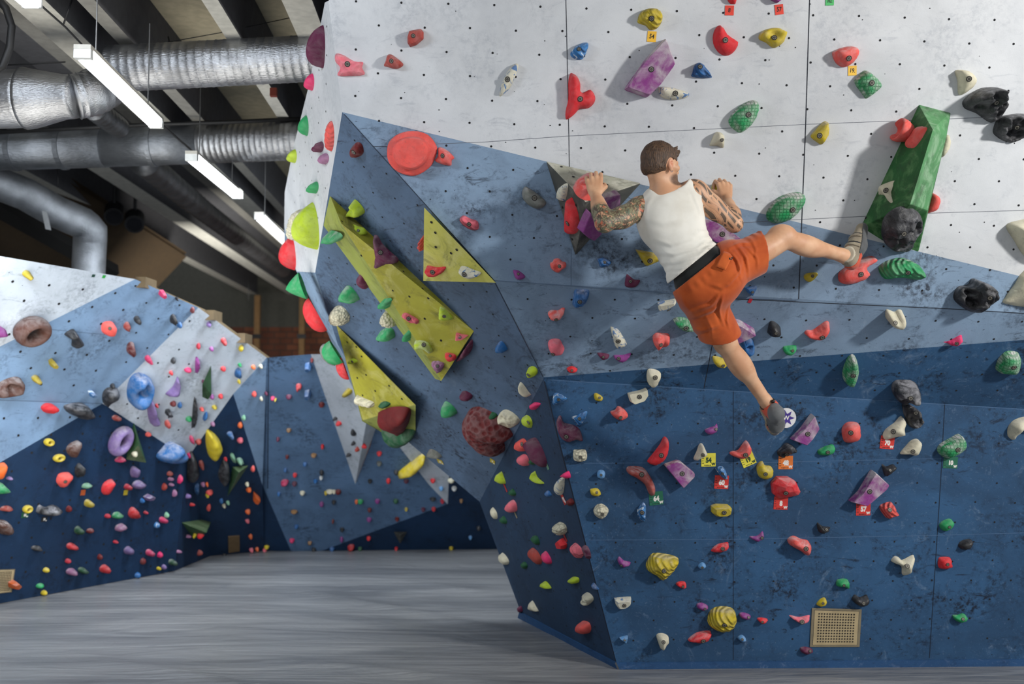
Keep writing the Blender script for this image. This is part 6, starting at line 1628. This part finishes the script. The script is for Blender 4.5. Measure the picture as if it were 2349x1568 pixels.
folds(Fs, X, Z, 5.0, [([(1672, 575), (1690, 600), (1697, 640)], .009, .008), ([(1690, 560), (1712, 590), (1722, 632)], .008, .009), ([(1660, 575), (1700, 556), (1735, 552)], .006, .009),
    ([(1664, 655), (1690, 628), (1700, 600)], .009, .008), ([(1712, 560), (1740, 590), (1743, 612)], .005, .007), ([(1655, 668), (1630, 700), (1592, 712)], .008, .009), ([(1655, 675), (1652, 710), (1668, 740)], .008, .008),
    ([(1562, 672), (1575, 700), (1600, 722)], .006, .008), ([(1600, 725), (1635, 712), (1650, 700)], .007, .007), ([(1590, 745), (1620, 755), (1660, 742)], .005, .009), ([(1618, 650), (1650, 662), (1672, 650)], .005, .010),
    ([(1680, 700), (1676, 730), (1683, 748)], .006, .007), ([(1625, 725), (1640, 750), (1645, 772)], .005, .009), ([(1730, 545), (1738, 570), (1735, 600)], .004, .007)])
Fs.D += (.0022 * w3 * band_near).astype(np.float32)
nLc = nrm(V(.30, 0, -1)); nRc = nrm(V(1, 0, -.02))
dLc = nrm(hemL - hipL + V(-.08, 0, .0)); dRc = nrm(V(.98, .05, .12))
near_L = (sL_ > .12) & ((Z < hipL[2] - .06))
dl = prj(hemL, dLc).astype(np.float32); dr = prj(hemR, dRc).astype(np.float32)
Fs.D = np.where(Z < hipL[2] - .05, np.maximum(Fs.D, dl), Fs.D); Fs.D = np.where(X > hipR[0] + .08, np.maximum(Fs.D, dr), Fs.D)
Fs.sub_cap(hemL - dL * .07, hemL + dL * .2, .088, .098); Fs.sub_cap(hemR - dR * .07, hemR + dR * .2, .086, .096)
cutp = (-prj(J(1604, 621, 5.1), hem_n)).astype(np.float32); Fs.D = np.where(X < J(1643, 600, 5.1)[0], np.maximum(Fs.D, cutp), Fs.D)
sh_m = cloth_mat('shorts_orange', (192, 90, 38), (164, 68, 26), 240, .8, .2)
shorts = build_part('shorts', Fs, sh_m, sm=2)
# pocket flap, tag and seams as sub-parts
def surf(o_or_field, x, y):
    pass
tv = BVHTree.FromPolygons([tuple(v) for v in Fs.mesh()[0]], [tuple(int(i) for i in f) for f in Fs.mesh()[1]])
def on_shorts(x, y, lift_=.003):
    loc, n, i, d = tv.ray_cast(CAM, ray(x, y)); 
    if loc is None: return None
    if n.dot(ray(x, y)) > 0: n = -n
    return np.array(loc + n * lift_)
def patch(quad, nx, ny, mat, name, lift_=.004):
    vs = []; fs = []
    for j in range(ny + 1):
        for i in range(nx + 1):
            s_, t_ = i / nx, j / ny
            x = (quad[0][0] * (1 - s_) + quad[1][0] * s_) * (1 - t_) + (quad[3][0] * (1 - s_) + quad[2][0] * s_) * t_
            y = (quad[0][1] * (1 - s_) + quad[1][1] * s_) * (1 - t_) + (quad[3][1] * (1 - s_) + quad[2][1] * s_) * t_
            p_ = on_shorts(x, y, lift_)
            if p_ is None: return
            vs.append(p_ - ORG)
    for j in range(ny):
        for i in range(nx): k = j * (nx + 1) + i; fs.append((k, k + 1, k + nx + 2, k + nx + 1))
    o = mesh_obj(name, vs, fs, mat, shorts, smooth=True)
    md = o.modifiers.new('t', 'SOLIDIFY'); md.thickness = .003
    return o
patch([(1650, 600), (1679, 572), (1668, 594), (1641, 616)], 5, 4, cloth_mat('shorts_flap', (214, 98, 40), (190, 76, 28)), 'pocket_flap') if False else patch([(1660, 578), (1680, 586), (1664, 622), (1642, 612)], 6, 6, cloth_mat('shorts_flap', (200, 98, 44), (178, 78, 32)), 'pocket_flap', .008)
patch([(1671, 592), (1679, 590), (1676, 598), (1668, 598)], 2, 2, plain('tag_black', (24, 24, 26), .7), 'pocket_tag', .008)

# ---- hair
Fhh = Field(hc - V(.15, .15, .12), hc + V(.15, .15, .17), .0026)
Fhh.ell(hp(0, -.017, .028), HF, (.082, .102, .099), 0)
Fhh.ell(hp(0, -.050, -.025), HF, (.062, .060, .050), .02)
X, Y, Z = Fhh.all(); qx, qy, qz = X - hc[0], Y - hc[1], Z - hc[2]
r_, f_, u_ = [qx * v[0] + qy * v[1] + qz * v[2] for v in (Hr, Hf, Hu)]
rng = np.random.default_rng(3)
nzf = (np.sin(r_ * 420 + f_ * 90 + 3 * np.sin(u_ * 60)) * np.sin(f_ * 390 + u_ * 60) * .0013 + np.sin(r_ * 110 + u_ * 45 + 1) * np.sin(f_ * 95) * .0016)
Fhh.D += nzf.astype(np.float32)
front = f_ - (.062 + .10 * np.clip(u_ - .045, 0, .1) * 2)          # forehead line
side = np.where(u_ < .030, f_ - (.018 + .2 * np.clip(u_, -.05, .03)), -1)     # sideburn / in front of the ear
nape = -(u_ + .060 - .35 * np.clip(f_ + .06, 0, .1) * 1.0)
ear = .030 - np.sqrt((f_ - .004) ** 2 + ((u_ + .006) * .8) ** 2) 
for d in (front, side, nape, np.abs(r_) - (.085 + .95 * np.minimum(0, u_ + .012))): Fhh.D = np.maximum(Fhh.D, d.astype(np.float32))
Fhh.D = np.where(np.abs(r_) > .045, np.maximum(Fhh.D, ear.astype(np.float32)), Fhh.D)
for k in range(22):                                               # short quiff swept up at the front
    v_ = (k % 11) / 10; w_ = k // 11
    a0 = hp(-.050 + .10 * v_, .052 + .018 * w_ - .02 * abs(v_ - .5), .082 + .008 * math.sin(k * 2.3) - .012 * w_)
    Fhh.cap(a0, a0 + (Hf * .020 + Hu * .020 + Hr * .006 * math.sin(k * 1.7)) * (.8 + .5 * ((k * 3) % 5) / 4), .0105, .0022, .010)
for k in range(90):
    an = k * .93; a0 = hp(.080 * math.cos(an) * .85, -.02 - .085 * abs(math.sin(an)), .03 + .05 * math.sin(k * 2.1)); 
    Fhh.cap(a0, a0 + (a0 - hc) * .07 - Hu * .010, .0042, .0016, .004)
def hair_mat():
    m, nt, b = newmat('hair'); co = coords(nt)
    f = noise_n(nt, coords(nt, (1, 1, .22)), 190, 4, .7, .3)
    L(nt, mixc(nt, ramp(nt, f, .35, .65), srgb((44, 31, 23)), srgb((98, 72, 52))), b.inputs['Base Color']); b.inputs['Roughness'].default_value = .6
    bump(nt, b, f, .8, .003); return m
hair = build_part('hair', Fhh, hair_mat(), sm=0)
mb = MB()
for sg in (1,):
    c = Vector(hp(.083, .006, -.036)); pts = [c + Vector(Hf) * .007 * math.cos(t) + Vector(Hu) * .009 * math.sin(t) for t in [2 * math.pi * k / 16 for k in range(17)]]
    mb.tube([p_ - Vector(ORG) for p_ in pts], .0014, 6)
mb.build('earring', plain('earring_metal', (160, 160, 162), .3, .9), root, True)
for sg in (1, -1):
    mb = MB(); c = Vector(hp(.030 * sg, .070, .010) - ORG); n_ = 10
    vs = [c + Vector((.011 * math.sin(a_) * math.cos(b2), .011 * math.sin(a_) * math.sin(b2), .011 * math.cos(a_))) for a_ in [math.pi * i / 8 for i in range(9)] for b2 in [2 * math.pi * j / n_ for j in range(n_)]]
    mb.add(vs, [(i * n_ + j, i * n_ + (j + 1) % n_, (i + 1) * n_ + (j + 1) % n_, (i + 1) * n_ + j) for i in range(8) for j in range(n_)]); mb.build('eye', plain('eye_white', (225, 222, 215), .2), root, True)

# ---- climbing shoes
sh_beige = cloth_mat('shoe_canvas', (168, 158, 138), (128, 118, 102), 200); sh_grey = cloth_mat('shoe_rubber', (104, 106, 108), (70, 72, 74), 60, .6); sh_cor = cloth_mat('shoe_coral', (214, 92, 66), (190, 76, 54), 120, .7); sh_blk = plain('shoe_black', (30, 32, 38), .7); sh_sock = cloth_mat('shoe_collar', (206, 198, 180), (180, 172, 154), 200)
def clip_mesh(Fd, cuts):
    G = Field(Fd.lo, Fd.lo + Fd.h, Fd.h); G.lo, G.h, G.n, G.D = Fd.lo, Fd.h, Fd.n, Fd.D.copy()
    for c, n in cuts: G.plane_cut(c, n)
    return G
def shoe(an, heel, ball, toe, sole_n, left=False):
    """upper, rubber rand on the sole side, coral heel cup, straps"""
    up = nrm(toe - heel); lo = np.minimum.reduce([an, heel, ball, toe]) - .085; hi = np.maximum.reduce([an, heel, ball, toe]) + .085
    def base(g):
        Fd = Field(lo, hi, .0042)
        rb = .033 if left else .040
        Fd.cap(heel, ball, .030 + g, rb + g, .012 if left else .02); Fd.cap(ball, toe, rb + g, .026 + g, .02); Fd.cap(an, heel, .038 + g, .034 + g, .02); Fd.cap(an, ball, .038 + g, .036 + g, .03)
        return Fd
    ar = nrm(an - heel)
    A = base(.004); A.plane_cut(an + ar * .030 - sole_n * 0, ar); o = build_part('climbing_shoe', A, sh_cor if left else sh_beige, sm=1)
    # rubber rand
    B = base(.008); B.plane_cut((heel + toe) / 2 + sole_n * .006, -sole_n); B.plane_cut(heel + up * .035, -up); build_part('rand', B, sh_grey, o, 1)
    C = base(.009); C.plane_cut(heel + up * .045, up); C.plane_cut(heel - sole_n * .026, -sole_n); C.plane_cut(an * .5 + heel * .5, ar); build_part('heel_cup', C, sh_grey if left else sh_cor, o, 1)
    D = base(.0095); tp = toe - up * .035; D.plane_cut(tp, -up); D.plane_cut(toe + sole_n * -.004, -sole_n); build_part('toe_cap', D, sh_grey, o, 1)
    for t, w in ((.34, .011), (.66, .012)):
        c = heel * (1 - t) + toe * t; S1 = base(.012); S1.plane_cut(c + up * w, up); S1.plane_cut(c - up * w, -up); S1.plane_cut((heel + toe) / 2 + sole_n * .004, sole_n); build_part('strap', S1, sh_beige, o, 1)
        S1 = base(.0085); S1.plane_cut(c + up * (w + .010), up); S1.plane_cut(c + up * w, -up); S1.plane_cut((heel + toe) / 2 + sole_n * .004, sole_n); build_part('strap_backing', S1, sh_blk, o, 1)
    E_ = base(.0085); E_.plane_cut(an + ar * .034, ar); E_.plane_cut(an + ar * .024, -ar); build_part('collar', E_, sh_sock, o, 1)
    return o
shoe(anR + V(.012, 0, -.004), heelR, J(1966, 562, 5.46), toeR, nrm(V(.95, -.05, -.30)))
heelL2 = J(1781, 948, 5.43); ballL = J(1779, 972, 5.50)
shoe(anL + V(.004, 0, -.006), heelL2, ballL, J(1776, 984, 5.58), nrm(V(.35, -.92, -.1)), True)
# anklet on the lower leg
kd = Vector(nrm(anL - knL)); c = Vector(anL) - kd * .022; u = kd.orthogonal().normalized(); v = kd.cross(u); mb = MB()
mb.tube([c + (u * math.cos(t) + v * math.sin(t)) * .041 - Vector(ORG) for t in [2 * math.pi * k / 24 for k in range(25)]], .0045, 6)
mb.build('anklet', plain('anklet_cord', (58, 50, 30), .7), root, True)
mb = MB(); cc_ = Vector(J(1773, 920, 5.44)) - Vector(ORG)
for i in range(8):
    a0 = math.pi * i / 8
mb.tube([cc_ + Vector((-.012, 0, 0)), cc_ + Vector((-.006, 0, 0)), cc_ + Vector((.006, 0, 0)), cc_ + Vector((.012, 0, 0))], [.004, .010, .010, .004], 12); mb.build('bead', plain('bead_dark', (30, 22, 20), .25), root, True)
